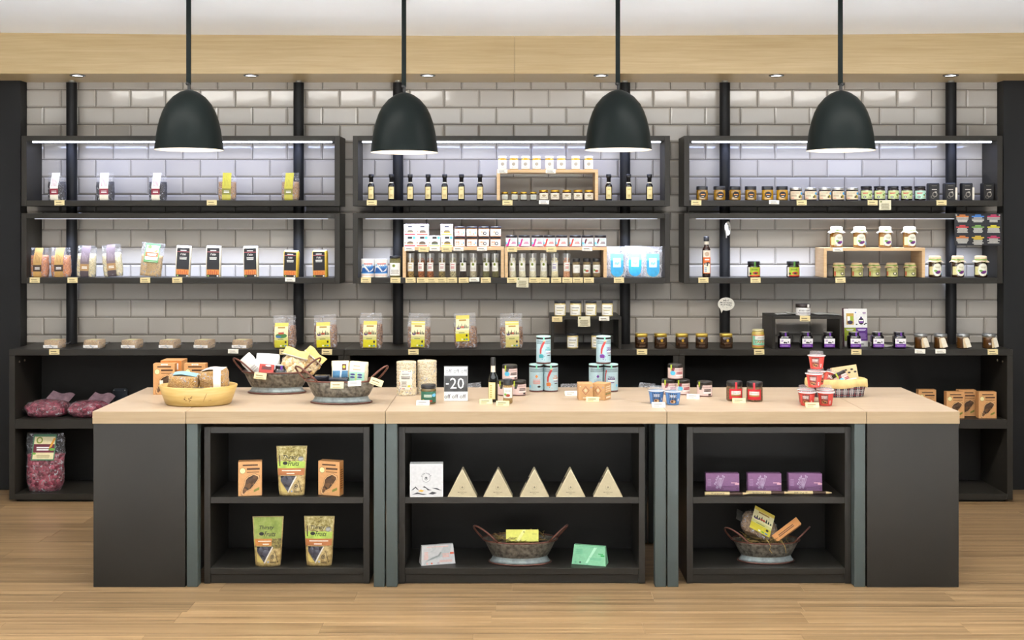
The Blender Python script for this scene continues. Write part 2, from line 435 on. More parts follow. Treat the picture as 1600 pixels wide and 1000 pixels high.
# ceiling of lapped white panels, very slightly sagging between its edges
CEILM = K('#f4f7fa', .4, var=.01, scale=4)
ce = obj('ceiling', MB().box(-4.4, 4.4, -2.5, 6.60, 2.66, 2.72, CEILM)); tag(ce, 'white ceiling of long lapped panels', 'ceiling', kind='structure')
def ceil_panel(y0, y1, dz):
    def zf(x): return 2.612-.019*max(0, 1-(x/2.9)**2)
    m = MB(); N = 24
    m.grid(lambda u, v: (-4.4+8.8*u, y1+(y0-y1)*v, zf(-4.4+8.8*u)+dz*(v)), N, 1, CEILM)
    m.grid(lambda u, v: (-4.4+8.8*u, y0, zf(-4.4+8.8*u)+dz+(.05-dz)*v), N, 1, CEILM)
    return m
ys = [6.56, 6.25, 5.98, 5.76, 5.54, 5.3, 5.05, 4.8, 4.5, 4.2, 3.9]
for a, b in zip(ys, ys[1:]): obj('ceiling_panel', ceil_panel(b, a, .012), ce)
obj('ceiling_panel', ceil_panel(-2.5, 3.9, 0), ce)
# ================================================================== FURNITURE
# low cabinets along the back wall
def cabinet(x0, x1, label, pl, pr):
    t = thing('low_cabinet', label, 'cabinet', ((x0+x1)/2, YU, 0), group='low cabinets along the tiled wall')
    hw = (x1-x0)/2-.0006; D = YW-.012-YU; s = .032
    obj('top_board', MB().box(-hw, hw, 0, D, .816, .850, LAM), t)
    for sg in (-1, 1):
        a, b = sorted((sg*hw, sg*(hw-s))); obj('side_board', MB().box(a, b, .001, D, .014, .8155, LAM), t)
    obj('shelf_board', MB().box(-hw+s, hw-s, .004, D-.02, .408, .4588, LAM), t)
    obj('bottom_board', MB().box(-hw+s, hw-s, .002, D-.02, .014, .046, LAM), t)
    obj('back_panel', MB().box(-hw+s, hw-s, D-.018, D, .014, .8155, LAMD), t)
    obj('plinth', MB().box(-hw+.03, hw-.03, .03, D, 0, .0138, BLACK), t)
    for sg in ([-1] if pl else [])+([1] if pr else []):
        for yy in (.06, .13):
            obj('connector_cap', MB().lathe([(0, 0), (.006, 0), (.006, .003), (0, .003)], K('#8c7a68', .4), 10), t, (sg*(hw-s), yy, .775+yy*.0), (0, -sg*math.pi/2, 0))
    return t
cabinet(-2.798, -.934, 'left low charcoal cabinet holding bags of purple pasta', 1, 0)
cabinet(-.934, .929, 'middle low charcoal cabinet behind the counter', 0, 0)
cabinet(.929, 2.787, 'right low charcoal cabinet holding orange boxes', 0, 1)
# steel poles from the cabinet tops to the bulkhead
pm = MB().lathe([(.0305, 0), (.0305, ZT-.850-.012)], POLE, 24)
pm.lathe([(.018, ZT-.850-.012, SILVER), (.018, ZT-.850-.0005, SILVER)], SILVER, 16)
pm = pm.mesh('pole')
for i, x in enumerate((-2.569, -1.245, -.665, .6595, 1.2416, 2.5616)):
    tag(obj('pole', pm, None, (x, 6.872, .8505)), 'black round pole rising to the bulkhead, '+order(i, 6), 'pole', 'poles in front of the tiles')
# open shelf boxes with led strips
LEDM = glow('led_strip', (.86, .9, 1, 1), 7.0); LEDL = glow('led_strip_shielded', (.86, .9, 1, 1), .3)
def shelf_box(x0, x1, z0, label, lit):
    t = thing('shelf_box', label, 'shelf', ((x0+x1)/2, YBOX, z0), group='shelf boxes on the tiled wall')
    hw = (x1-x0)/2; D = YW-.009-YBOX; s = .030; b = .033; H = .4015
    # boards notched around the poles are simply narrower there: they stop in front of the poles
    obj('bottom_board', MB().box(-hw+s, hw-s, 0, .118, 0, b, LAM), t)
    obj('top_board', MB().box(-hw+s, hw-s, 0, .118, H-b+.004, H, LAM), t)
    # rear parts of both boards, in pieces between the poles
    cuts = [-hw+s]+[v for p in (-2.569, -1.245, -.665, .6595, 1.2416, 2.5616) if x0 < p < x1 for v in (p-.0315-(x0+x1)/2, p+.0315-(x0+x1)/2)]+[hw-s]
    for a, c in zip(cuts[0::2], cuts[1::2]):
        obj('bottom_board', MB().box(a, c, .118, D, 0, b, LAM), t); obj('top_board', MB().box(a, c, .118, D, H-b+.004, H, LAM), t)
    for sg in (-1, 1):
        a, c = sorted((sg*hw, sg*(hw-s))); obj('side_board', MB().box(a, c, 0, D, 0, H, LAM), t)
    zt = H-b+.003
    if lit:
        obj('led_strip', MB().box(-hw+s+.02, hw-s-.02, .030, .040, zt-.007, zt, LEDM, .001), t)
        area('led_light', (0, .036, zt-.008), (math.radians(14), 0, 0), 2*hw-.14, .02, LEDP, (.44, .55, 1), math.radians(165), t)
    else:
        obj('led_strip', MB().box(-hw+s+.04, hw-s-.04, .012, .022, zt-.004, zt, LEDL, .001), t)
        area('led_light', (0, .018, zt-.006), (math.radians(22), 0, 0), 2*hw-.14, .012, LEDP2, (.62, .72, 1), math.radians(64), t)
    return t
LEDP, LEDP2 = 4.6, 6.5
for (x0, x1, nm) in ((-2.80, -.9825, 'left'), (-.909, .902, 'middle'), (.982, 2.80, 'right')):
    shelf_box(x0, x1, 1.6505, 'upper '+nm+' charcoal shelf box with glowing led strip', 1)
    shelf_box(x0, x1, 1.2086, 'lower '+nm+' charcoal shelf box against the tiles', 0)
ZU = 1.6505+.033; ZL = 1.2086+.033; ZC = .850; ZK = .7474
# display risers
def riser(px0, px1, pyt, Yf, z0, depth, m, th, label):
    x0, x1 = PX(px0, Yf), PX(px1, Yf); zt = PZ(pyt, Yf); hw = (x1-x0)/2; h = zt-z0
    t = thing('display_riser', label, 'riser', ((x0+x1)/2, Yf, z0))
    obj('top_board', MB().box(-hw, hw, 0, depth, h-th, h, m, .0008), t)
    for sg in (-1, 1):
        a, b = sorted((sg*hw, sg*(hw-th))); obj('side_board', MB().box(a, b, 0, depth, 0.0004, h-th-.0002, m, .0008), t)
    return zt
RU = riser(776.3, 934.6, 264.7, 6.735, ZU, .19, OAKR, .018, 'oak riser under white-labelled honey jars, upper middle shelf')
RA = riser(629.2, 787.6, 386, 6.735, ZL, .19, OAKR, .018, 'oak riser carrying white boxes, lower middle shelf')
RB = riser(788.6, 948, 386, 6.735, ZL, .19, OAKR, .018, 'oak riser carrying mint-labelled jars, lower middle shelf')
RC = riser(1287, 1445.5, 387, 6.735, ZL, .19, OAKR, .018, 'oak riser under cloth-capped jars, lower right shelf')
RD = riser(861, 971, 495, 6.575, ZC, .34, LAM, .016, 'charcoal riser under mustard jars on middle cabinet')
RE = riser(1207, 1316.4, 494, 6.575, ZC, .27, LAM, .016, 'charcoal riser with leaflets on right cabinet')
# counter: two solid end blocks and three tables, each with a shelf unit beneath
CF, CB = 5.0, 5.755; TT = .0516
OAKE = wood('oak_edge_darker', '#957c5a', '#a58c69', (3, 60, 60), .45)  # front edge coloured darker than the top to offset strong light on it
def top(t, x0, x1):
    o = obj('table_top', MB().box(x0+.0012, x1-.0012, .0012, CB-CF, ZK-TT, ZK, OAK, .0006), t)
    obj('edge_strip', MB().box(x0+.0012, x1-.0012, 0, .0011, ZK-TT, ZK-.0004, OAKE, .0003), o)
def block(x0, x1, label):
    t = thing('counter_block', label, 'counter', (0, CF, 0), group='counter end blocks'); top(t, x0, x1)
    a, b = x0+.0035, x1-.0035
    obj('front_panel', MB().box(a, b, .004, .022, 0, ZK-TT-.0005, LAM), t); obj('back_panel', MB().box(a, b, CB-CF-.022, CB-CF-.004, 0, ZK-TT-.0005, LAM), t)
    for c, d in ((a, a+.018), (b-.018, b)): obj('side_panel', MB().box(c, d, .0225, CB-CF-.0225, 0, ZK-TT-.0005, LAM), t)
block(-1.7826, -1.386, 'solid charcoal counter block with oak top at left end')
block(1.5054, 1.902, 'solid charcoal counter block with oak top at right end')
def table(x0, x1, label):
    t = thing('display_table', label, 'table', (0, CF, 0), group='tables of the counter'); top(t, x0, x1)
    for a, b in ((x0+.003, x0+.050), (x1-.050, x1-.003)):
        obj('leg', MB().box(a, b, .006, .058, 0, ZK-TT-.0005, METALG, .002), t)
        obj('leg', MB().box(a, b, CB-CF-.058, CB-CF-.006, 0, ZK-TT-.0005, METALG, .002), t)
        obj('rail', MB().box(a+.004, b-.004, .0585, CB-CF-.0585, ZK-TT-.045, ZK-TT-.0005, METALG, .002), t)
    return t
table(-1.386, -.538, 'left oak-topped table with grey steel legs')
table(-.538, .6576, 'wide middle oak-topped table with grey steel legs')
table(.6576, 1.5054, 'right oak-topped table with grey steel legs')
YS = 5.05; ZM, ZLO = .372, .0673
def unit(px0, px1, label):
    x0, x1 = PX(px0, YS), PX(px1, YS); hw = (x1-x0)/2; H = PZ(667, YS); s = .027; D = .34
    t = thing('shelf_unit', label, 'shelf unit', ((x0+x1)/2, YS, 0), group='shelf units under the counter')
    for sg in (-1, 1):
        a, b = sorted((sg*hw, sg*(hw-s))); obj('side_board', MB().box(a, b, 0, D, 0.003, H, LAM), t)
    obj('top_board', MB().box(-hw+s, hw-s, .001, D, H-s, H-.0005, LAM), t)
    obj('shelf_board', MB().box(-hw+s, hw-s, .002, D-.02, ZM-s, ZM, LAM), t)
    obj('bottom_board', MB().box(-hw+s, hw-s, .002, D-.02, ZLO-s, ZLO, LAM), t)
    obj('back_panel', MB().box(-hw+s, hw-s, D-.018, D, .004, H-s, LAMD), t)
    obj('plinth', MB().box(-hw+s, hw-s, .010, .028, 0.001, ZLO-s-.0005, LAM), t)
unit(319, 577.5, 'shelf unit under left table with dried fruit pouches')
unit(623, 1008, 'wide shelf unit under middle table with pyramid tea boxes')
unit(1073, 1330, 'shelf unit under right table with purple boxes')
# ================================================================== LAMPS
def pendant(i, px, dz):
    Y = 5.5; z0 = PZ(234+dz, Y)-.004
    t = thing('pendant_lamp', 'dark green-grey dome pendant lamp, '+order(i, 4), 'pendant lamp', (PX(px, Y), Y, z0), group='pendant lamps over the counter')
    sh = K('#151a19', .38, var=.03, spec=.06); pr = [(.157, 0), (.1555, .012), (.151, .055), (.1435, .1), (.134, .14), (.121, .178), (.104, .212), (.0745, .247), (.045, .268), (.018, .279), (0, .2815)]
    obj('shade', MB().lathe(pr, sh, 48), t)
    ln = MB().lathe([(.157, 0), (.1535, .002)]+[(max(0, r-.003), z-.003) for r, z in pr[1:]], K('#f3ead8', .5), 48); obj('shade_lining', ln, t)
    b = MB().lathe([(0, .05), (.025, .056), (.036, .08), (.034, .105), (.02, .13), (.014, .16), (.014, .2)], glow('bulb_glow', (1, .86, .66, 1), 9), 20); obj('bulb', b, t)
    obj('lamp_holder', MB().lathe([(.02, .19), (.02, .272)], BLACK, 16), t)
    obj('stem', MB().box(-.0065, .0065, -.0065, .0065, .279, .312, BLACK), t)
    zt = 2.612-.019*max(0, 1-(PX(px, Y)/2.9)**2)-z0
    obj('rod', MB().box(-.0125, .0085, -.006, .006, .305, zt+.01, sh), t)
    kn = obj('hinge_knob', MB().lathe([(0, -.009), (.008, -.009), (.008, .009), (0, .009)], BLACK, 12), t, (.006*(1 if i > 2 else -1), -.002, .309), (math.pi/2, 0, 0))
    l = bpy.data.lights.new('bulb_light', 'SPOT'); l.energy = 10; l.color = (1, .87, .7); l.spot_size = math.radians(154); l.spot_blend = .35; l.shadow_soft_size = .035
    o = bpy.data.objects.new('bulb_light', l); COL.objects.link(o); o.parent = t; o.location = (0, 0, .045)
    l2 = bpy.data.lights.new('bulb_light', 'POINT'); l2.energy = 1.2; l2.color = (1, .87, .7); l2.shadow_soft_size = .02
    o = bpy.data.objects.new('bulb_light', l2); COL.objects.link(o); o.parent = t; o.location = (0, 0, .03)
for i, (px, dz) in enumerate(((295.5, -1), (631.8, 3), (966, -1), (1313.7, 0))): pendant(i, px, dz)
ring = MB().lathe([(.043, 0), (.043, -.003), (.037, -.006), (.032, -.003), (.031, .0)], K('#8d8f92', .25, metal=.9), 28).mesh('trim_ring')
lens = MB().lathe([(0, -.002), (.031, -.002)], glow('downlight_lens', (.93, .96, 1, 1), 7), 24).mesh('lens')
for i, (x, e) in enumerate(((-2.442, 1), (-1.468, .6), (-.473, .7), (.50, .9), (1.486, 1.25), (2.466, .7))):
    t = thing('downlight', 'round recessed downlight under the bulkhead, '+order(i, 6), 'downlight', (x, 6.62, ZT), group='downlights in the bulkhead')
    obj('trim_ring', ring, t); obj('lens', lens, t)
    l = bpy.data.lights.new('downlight_beam', 'SPOT'); l.energy = 5*e; l.color = (1, .97, .93); l.spot_size = math.radians(95); l.spot_blend = .7; l.shadow_soft_size = .03
    o = bpy.data.objects.new('downlight_beam', l); COL.objects.link(o); o.parent = t; o.location = (0, 0, -.012); o.rotation_euler = (math.radians(8), 0, 0)
# ================================================================== GOODS: builders
S = 6.78/F                                   # metres per pixel on the wall shelves
def jar(w, h, lid_h, body, lid, lab=None, lw=1.0, neck=.88, n=2, fill=None, arc=62, z0=.08, z1=None, seg=20, extra=None):
    """glass jar: body, lid, printed label"""
    r = w/2; zs = h-lid_h-.09*h; zn = h-lid_h-.01*h
    b = MB().lathe([(0, .001), (r*.84, .001), (r*.95, .02*h), (r, .07*h), (r, zs), (r*(1+neck)/2, zs+(zn-zs)*.55), (r*neck, zn), (r*neck, h-lid_h*.4)], body, seg, n)
    L = r*lw
    l = MB().lathe([(0, h-lid_h), (L*.97, h-lid_h), (L, h-lid_h+.0012), (L, h-.003), (L*.95, h-.0004), (L*.9, h), (0, h-.0006)], lid, seg, n)
    P = [('body', b), ('lid', l)]
    if lab:
        z1 = z1 or (zs/h-.02)
        mp = cyl(r, z0*h, (z1-z0)*h, arc) if n == 2 else flat(-r*.86, z0*h, r*1.72, (z1-z0)*h, -r)
        p = Print(mp); lab(p); P.append(('label', p))
    if extra: P += extra(r, h, zs)
    return meshes(P)
def cbox(w, d, h, m, front=None, side=None, top=None):
    P = [('carton', MB().box(-w/2, w/2, -d/2, d/2, 0, h, m, .0012))]
    if front:
        p = Print(flat(-w/2+.001, .001, w-.002, h-.002, -d/2)); front(p); P.append(('front_print', p))
    if side:
        f = lambda u, v, o: (w/2+o, -d/2+.001+u*(d-.002), .001+v*(h-.002)); f.n = (1, 1); f.a = d/h
        p = Print(f); side(p); P.append(('side_print', p))
    return meshes(P)
def bag(w, h, d, ch, cm, lab=None, film=FILM, seed=1, topw=.96, lz=(0, 1), lwid=.45, lcx=0, botw=.92, amp=.004):
    """clear bag standing up: contents, film, printed label or strip"""
    def hy(z):
        t = z/h; c = ch/h
        if t < .06: return d/2*(.8+.2*t/.06)
        if t < c*.75: return d/2
        if t < c+.12: 
            k = (t-c*.75)/(c+.12-c*.75); return d/2*(1-.55*k)
        return max(.0025, d/2*.45*(1-(t-c-.12)/(1-c-.12+1e-6)))
    def hx(z):
        t = z/h
        return w/2*(botw+(1-botw)*min(1, t/.15))*(1 if t < .5 else 1-(1-topw)*(t-.5)/.5)
    zs = [h*i/14 for i in range(15)]
    cz = [ch*i/9 for i in range(10)]
    con = MB().loft([(z+.001, hx(z)*.96, hy(z)*.94) for z in cz]+[(ch*1.03, hx(ch)*.7, hy(ch)*.5)], cm, 22, 3.2, amp*.6, 90, seed)
    fm = MB().loft([(z+.0005, hx(z)*(1+.02*math.sin(z*90+seed)), hy(z)+.001) for z in zs], film, 26, 3.0, amp, 55, seed+3, caps=False)
    P = [('contents', con), ('film', fm)]
    if lab:
        lw = w*lwid
        yf = lambda z: -(hy(z)+.001+amp*.45)
        p = Print(onprof(-lw/2+lcx*w, lz[0]*h+.001, lw, (lz[1]-lz[0])*h-.001, yf)); lab(p); P.append(('label', p))
    return meshes(P)
def pillow(w, d, h, m, amp=.006, fr=35, seed=0, flatn=2.6, seg=26, rows=10):
    """lumpy cushion lying on its base"""
    secs = []
    for i in range(rows+1):
        t = i/rows; k = max(.05, (1-abs(2*t-1)**flatn))**(1/2.2)
        secs.append((h*t, w/2*(.55+.45*k) if t < .5 else w/2*k, d/2*(.55+.45*k) if t < .5 else d/2*k))
    return MB().loft(secs, m, seg, 2.8, amp, fr, seed)
def tagcard(w, h, m, flap=.014):
    """shelf-edge price card: a flap on the shelf and a face hanging over its edge"""
    b = MB().box(-w/2, w/2, -.0022, -.0012, -h, .0012, m, .0002); b.box(-w/2, w/2, -.0012, flap, .0004, .0012, m, .0002)
    p = Print(flat(-w/2, -h, w, h, -.0022)); p.lines(.1, .52, .75, .78, 1, K('#6b6048', .7)); p.lines(.1, .14, .88, .34, 1, K('#8a7d60', .7), .5)
    return meshes([('card', b), ('print', p)])
TK = tagcard(.0575, .0285, TAGK); TW = tagcard(.0575, .022, TAGW); NOTE = None
_nb = MB().box(-.034, .034, -.0022, -.0012, -.055, .0012, K('#ddd6b8', .7), .0002).box(-.034, .034, -.0012, .012, .0004, .0012, K('#ddd6b8', .7), .0002)
_p = Print(flat(-.034, -.055, .068, .055, -.0022)); _p.lines(.12, .1, .88, .72, 7, K('#8f886c', .7)); _p.ell(.16, .85, .07, .09, K('#6d7a2e', .6))
NOTE = meshes([('card', _nb), ('print', _p)])
def tags(xs, Yf, z, where, kinds=None):
    n = len(xs)
    for i, x in enumerate(xs):
        k = (kinds or {}).get(i, 'k'); P = {'k': TK, 'w': TW, 'n': NOTE}[k]
        nm = {'k': 'cream price card', 'w': 'white price card', 'n': 'larger information card'}[k]
        o = place('price_card', P, nm+' on the front edge of '+where+((', '+order(i, n)) if n > 1 else ''), 'price card', (PX(x, Yf), Yf, z), (0, R.uniform(-.03, .03), R.uniform(-.02, .02)), 'price cards on shelf edges')
def tent(m, w=.058, h=.020, d=.030):
    b = MB(); a = b.add([(-w/2, -d/2, 0), (w/2, -d/2, 0), (w/2, 0, h), (-w/2, 0, h), (w/2, d/2, 0), (-w/2, d/2, 0), (-w/2, -d/2+.001, 0), (w/2, -d/2+.001, 0), (w/2, 0, h-.001), (-w/2, 0, h-.001), (w/2, d/2-.001, 0), (-w/2, d/2-.001, 0)])
    for f in ((0, 1, 2, 3), (3, 2, 4, 5), (9, 8, 7, 6), (11, 10, 8, 9), (1, 7, 8, 2), (2, 8, 10, 4), (0, 3, 9, 6), (3, 5, 11, 9)): b.face([a+i for i in f], m)
    mp = lambda u, v, o: (-w/2+u*w, -d/2+v*d/2-o, v*h+o); mp.n = (1, 1); mp.a = w/h
    p = Print(mp); p.lines(.1, .5, .8, .75, 1, K('#6b6048', .7)); p.lines(.1, .18, .6, .38, 1, K('#8a7d60', .7))
    return meshes([('card', b), ('print', p)])
TENK, TENW = tent(TAGK), tent(TAGW)
# ================================================================== UPPER LEFT SHELF: bags of rice
def strip(main, block, foot, ink):
    def f(p):
        p.rect(0, 0, 1, 1, main); p.rect(0, 0, 1, .2, foot); p.rect(0, .2, 1, .42, block); p.lines(.18, .27, .82, .36, 2, WHITE)
        for i in range(4): p.rect(.2+i*.17, .5, .26+i*.17, .5+.3-.04*i, ink)
        p.ell(.5, .955, .1, .018, INK)
    return f
blk = grain('black_rice', '#121011', '#37302f', 330); brn = grain('brown_rice', '#7d5836', '#c39a68', 330)
Yb = 6.775
def up_bag(cm, st, seed): return bag(28*S, 43*S, .062, 28.5*S, cm, st, seed=seed, lwid=.47, lcx=-.02, film=FILM)
s1 = strip(K('#efebe4', .5), K('#8a2a3c', .5), K('#e7dfcb', .5), K('#b97f86', .5)); s2 = strip(K('#b9b03a', .45), K('#7f7f33', .5), K('#bcb346', .45), K('#a39c33', .5))
B = [up_bag(blk, s1, k) for k in (1, 2, 3)]+[up_bag(brn, s2, k) for k in (4, 5)]
ww = ['clear bag of black rice with maroon band, leftmost on upper left shelf', 'clear bag of black rice with maroon band, middle of three', 'clear bag of black rice with maroon band, nearest the first lamp', 'clear bag of brown rice with yellow strip, right of first lamp', 'clear bag of brown rice with yellow strip before the second pole']
for x, P, l in zip((89.5, 165, 247, 355, 454), B, ww): place('rice_bag', P, l, 'bag', (PX(x, Yb), Yb, ZU), (0, R.uniform(-.02, .02), R.uniform(-.15, .15)), 'bags of rice on the upper left shelf')
tags([93, 331], YBOX, ZU, 'upper left shelf')
# ================================================================== LOWER LEFT SHELF
len_ = grain('red_lentils', '#a3592c', '#d9935c', 300); ris = grain('pale_risotto_rice', '#c9b680', '#efe3bd', 260); buc = grain('tan_couscous', '#b9935c', '#dcbd88', 420)
k1 = strip(K('#c39a5b', .55), K('#4b3a2d', .5), K('#b98f50', .5), K('#8c6a3c', .6)); k2 = strip(K('#7b6a70', .5), K('#b18a5a', .5), K('#4c4044', .5), K('#a5969a', .6))
B = [bag(28*S, 46*S, .065, 34*S, len_, k1, seed=11, lwid=.46), bag(31*S, 46*S, .065, 33*S, len_, k1, seed=12, lwid=.44), bag(29*S, 49*S, .07, 36*S, ris, k2, seed=13, lwid=.46), bag(30*S, 50*S, .07, 36*S, ris, k2, seed=14, lwid=.44)]
ww = ['bag of red lentils with kraft strip beside left box side', 'bag of red lentils with kraft strip before the first pole', 'bag of pale rice with purple-grey strip right of first pole', 'leaning bag of pale rice with purple-grey strip, further right']
for x, P, l, ry in zip((62.5, 96, 135, 178), B, ww, (0, -.02, .03, -.09)): place('lentil_bag' if x < 100 else 'risotto_bag', P, l, 'bag', (PX(x, Yb), Yb, ZL), (0, ry, R.uniform(-.1, .1)), 'bags on the lower left shelf')
def orl(p):
    p.rect(0, 0, 1, 1, K('#58a05a', .5)); p.rect(.06, .04, .94, .96, K('#f4efe0', .5)); p.rect(.06, .3, .94, .55, K('#e06a40', .5)); p.lines(.15, .36, .85, .5, 2, WHITE); p.ell(.3, .82, .15, .09, GREEN); p.poly([(.6, .6), (.92, .75), (.8, .55)], K('#f0a040', .5)); p.lines(.3, .62, .75, .72, 2, K('#d0583a', .5))
place('couscous_bag', bag(33*S, 52*S, .065, 33*S, buc, orl, seed=15, lwid=.66, lz=(.42, .98), topw=1.1, botw=1.0), 'flared bag of tan couscous with orange and green label', 'bag', (PX(235, Yb), Yb, ZL), (0, .1, .1))
def blackpack(h, side, seed):
    w, d = 23*S, .05
    c = MB().loft([(0.0005, w/2*.93, d/2), (.004, w/2*.97, d/2), (h*.9, w/2, d/2), (h*.97, w/2*.98, d/2*.6), (h, w/2*.96, d/2*.25)], side, 24, 6, .0012, 60, seed)
    p = Print(flat(-w*.41, .002, w*.82, h*.93, -d/2-.0012)); bl = K('#1b1a1e', .35)
    p.rect(0, 0, 1, 1, bl); p.rect(0, .08, 1, .26, K('#d2823a', .5)); 
    for i in range(5): p.rect(.15+.16*i, .08, .2+.16*i, .2+.04*(i % 2), K('#c04a2c', .5))
    p.rect(.0, .855, 1, .872, K('#c86a70', .5)); p.lines(.25, .9, .75, .95, 1, WHITE); p.text('Γαία', .5, .78, .07, WHITE, bold=.02, shear=.2); p.lines(.2, .6, .8, .7, 3, WHITE); p.rect(.08, .02, .18, .06, K('#a8d060', .5)); p.rect(.82, .015, .95, .065, WHITE)
    t = MB().loft([(h*.965, w/2*.97, d/2*.62), (h*1.0, w/2*.97, d/2*.3), (h*1.012, w/2*.9, .004)], K('#d9dbe6', .25), 20, 4)
    return meshes([('pack', c), ('label', p), ('top_seal', t)])
beige = K('#e2d3b4', .5, var=.15, scale=300); corn = K('#d9b23c', .5, var=.2, scale=300)
for i, (x, hh, sd) in enumerate(((285.5, 48.5, beige), (333.5, 48.5, beige), (393, 48, beige), (455, 41.5, corn), (501, 42, corn))):
    place('grain_pack', blackpack(hh*S, sd, i), ('tall black-labelled grain pack with beige sides, ' if i < 3 else 'shorter black-labelled pack with yellow sides, ')+(['leftmost', 'middle', 'rightmost'][i] if i < 3 else ['before second pole', 'at right end'][i-3])+' on lower left shelf', 'pack', (PX(x, Yb), Yb, ZL), (0, (.05, .02, -.02, .02, -.02)[i], (.15, .1, 0, -.1, -.15)[i]), 'black packs on the lower left shelf')
tags([54.5, 113.5, 227, 277, 453.5], YBOX, ZL, 'lower left shelf', {4: 'w'})
# ================================================================== UPPER MIDDLE SHELF
def bottle(w, h, body, cap, lab, cap_h=.3, sq=2, seal=None):
    r = w/2
    b = MB().lathe([(0, .001), (r*.9, .001), (r, .01*h), (r, .56*h), (r*.85, .62*h), (r*.42, .67*h), (r*.40, h*(1-cap_h*.6))], body, 20, sq)
    c = MB().lathe([(r*.5, h*(1-cap_h)), (r*.62, h*(1-cap_h)), (r*.62, h*.86), (r*.78, h*.87), (r*.78, h*.995), (r*.6, h), (0, h)], cap, 20)
    P = [('body', b), ('cap', c)]
    p = Print(cyl(r, .06*h, .46*h, 50)); lab(p); P.append(('label', p))
    if seal: P.append(('neck_seal', MB().lathe([(r*.6, .66*h), (r*.66, .685*h), (r*.52, .72*h)], seal, 18)))
    return meshes(P)
def goldlab(p):
    p.rect(0, 0, 1, 1, K('#dcc78a', .5)); p.rect(.08, .05, .92, .95, K('#e6d49c', .5)); p.lines(.2, .72, .8, .88, 2, K('#b59a56', .6)); p.lines(.2, .12, .8, .4, 4, K('#a58b50', .6))
vb = bottle(10.4*S, 41*S, K('#0f0f10', .12, coat=.5), K('#17171a', .4), goldlab, .31, seal=K('#e8e2d2', .5))
row('vinegar_bottle', vb, [580, 611.6, 641, 669, 694.8, 721, 750, 951, 982, 1014.7], 6.765, ZU, 'small dark bottle with gold label, {o} on upper middle shelf', 'bottle', 'bottles on the upper middle shelf')
def whl(p): p.rect(0, 0, 1, 1, K('#f6f3ec', .45)); p.ell(.5, .55, .16, .2, K('#b8ad9c', .6)); p.lines(.3, .12, .7, .28, 2, K('#c9c0b0', .6))
hj = jar(13.6*S, 21*S, 3.2*S, K('#d6ab33', .15, coat=.5), K('#f3efe2', .35), whl, .97, .84, z0=.05, z1=.7, arc=75)
row('honey_jar', hj, [784.9, 803, 821.3, 838.3, 858.3, 877, 899.4, 919.9], 6.765, RU, 'white-labelled honey jar, {o} on top of upper oak riser', 'jar', 'honey jars on the upper oak riser')
def grl(p): p.rect(0, 0, 1, 1, K('#c3c3b8', .5)); p.lines(.25, .3, .75, .7, 2, K('#8f9088', .6))
def crl(p): p.rect(0, 0, 1, 1, K('#ddd4c0', .5)); p.ell(.5, .6, .18, .16, K('#9b8a6a', .6)); p.lines(.2, .25, .8, .45, 2, K('#9b8f78', .6))
sj = jar(11*S, 13.5*S, 2.6*S, K('#3a2c1e', .12, coat=.5), GOLD, grl, .98, .86, z0=.1)
row('small_jar', sj, [789, 803.9, 818.2, 833.4], 6.765, ZU, 'tiny gold-lidded jar with grey label, {o} of four under riser', 'jar', 'tiny jars under the upper oak riser')
mj = jar(15.6*S, 16.5*S, 3*S, K('#3c1512', .12, coat=.5), GOLD, crl, .9, .84, z0=.1)
row('preserve_jar', mj, [849.4, 867.2, 885.6, 903.2, 920], 6.768, ZU, 'gold-lidded dark preserve jar, {o} of five under upper riser', 'jar', 'preserve jars under the upper oak riser')
tags([581, 793, 850], YBOX, ZU, 'upper middle shelf', {2: 'w'}); tags([785, 860.5], 6.735, RU, 'upper oak riser', {0: 'w', 1: 'w'})
# ================================================================== LOWER MIDDLE SHELF
def bluecan(p):
    p.rect(0, 0, 1, 1, K('#f0ece4', .4)); p.rect(0, .2, 1, .62, K('#3f7fc0', .45)); p.rect(0, .28, 1, .5, K('#2b5fa6', .45)); p.ell(.5, .66, .3, .1, K('#9fc3e0', .45))
    p.poly([(.12, .3), (.2, .62), (.42, .62), (.62, .3), (.56, .28), (.38, .54), (.26, .54), (.2, .3)], WHITE); p.poly([(.58, .28), (.7, .4), (.86, .58), (.78, .36)], WHITE); p.lines(.3, .72, .8, .82, 1, K('#d0564a', .5), .6); p.lines(.1, .08, .9, .16, 2, K('#e0a48c', .5))
def can(w, h, body, lab, lidm, foot=None, arc=100, zr=(.03, .97)):
    r = w/2; b = MB().lathe([(0, .0005), (r*.97, .0005), (r, .002), (r, h-.006), (r*.98, h-.004)], body, 28)
    l = MB().lathe([(r*.985, h-.006), (r*1.01, h-.005), (r*1.01, h-.001), (r*.96, h), (r*.92, h-.0015), (0, h-.0015)], lidm, 28)
    P = [('body', b), ('lid', l)]; p = Print(cyl(r, h*zr[0], h*(zr[1]-zr[0]), arc)); lab(p); P.append(('label', p)); return meshes(P)
cn = can(20*S, 29*S, K('#ece8de', .4), bluecan, K('#f4f3ee', .35))
row('salt_can', cn, [574.5, 595.5], 6.768, ZL, 'white and blue cardboard can, {o} on lower middle shelf', 'can', 'blue cans on the lower middle shelf')
def dotl(p): p.rect(0, 0, 1, 1, K('#efece4', .5)); p.ell(.42, .78, .13, .12, K('#8a9a2a', .5)); p.ell(.42, .78, .05, .05, INK); p.lines(.15, .12, .85, .5, 4, K('#a8a498', .6))
place('spice_jar', jar(17.5*S, 33.5*S, 3.6*S, grain('green_herbs', '#5c5a34', '#9a9258', 500), K('#1c1c1f', .35), dotl, 1.02, .9, z0=.1, z1=.68), 'black-lidded jar of green herbs before the third pole', 'jar', (PX(617.5, 6.768), 6.768, ZL))
WB = K('#f2eee8', .45)
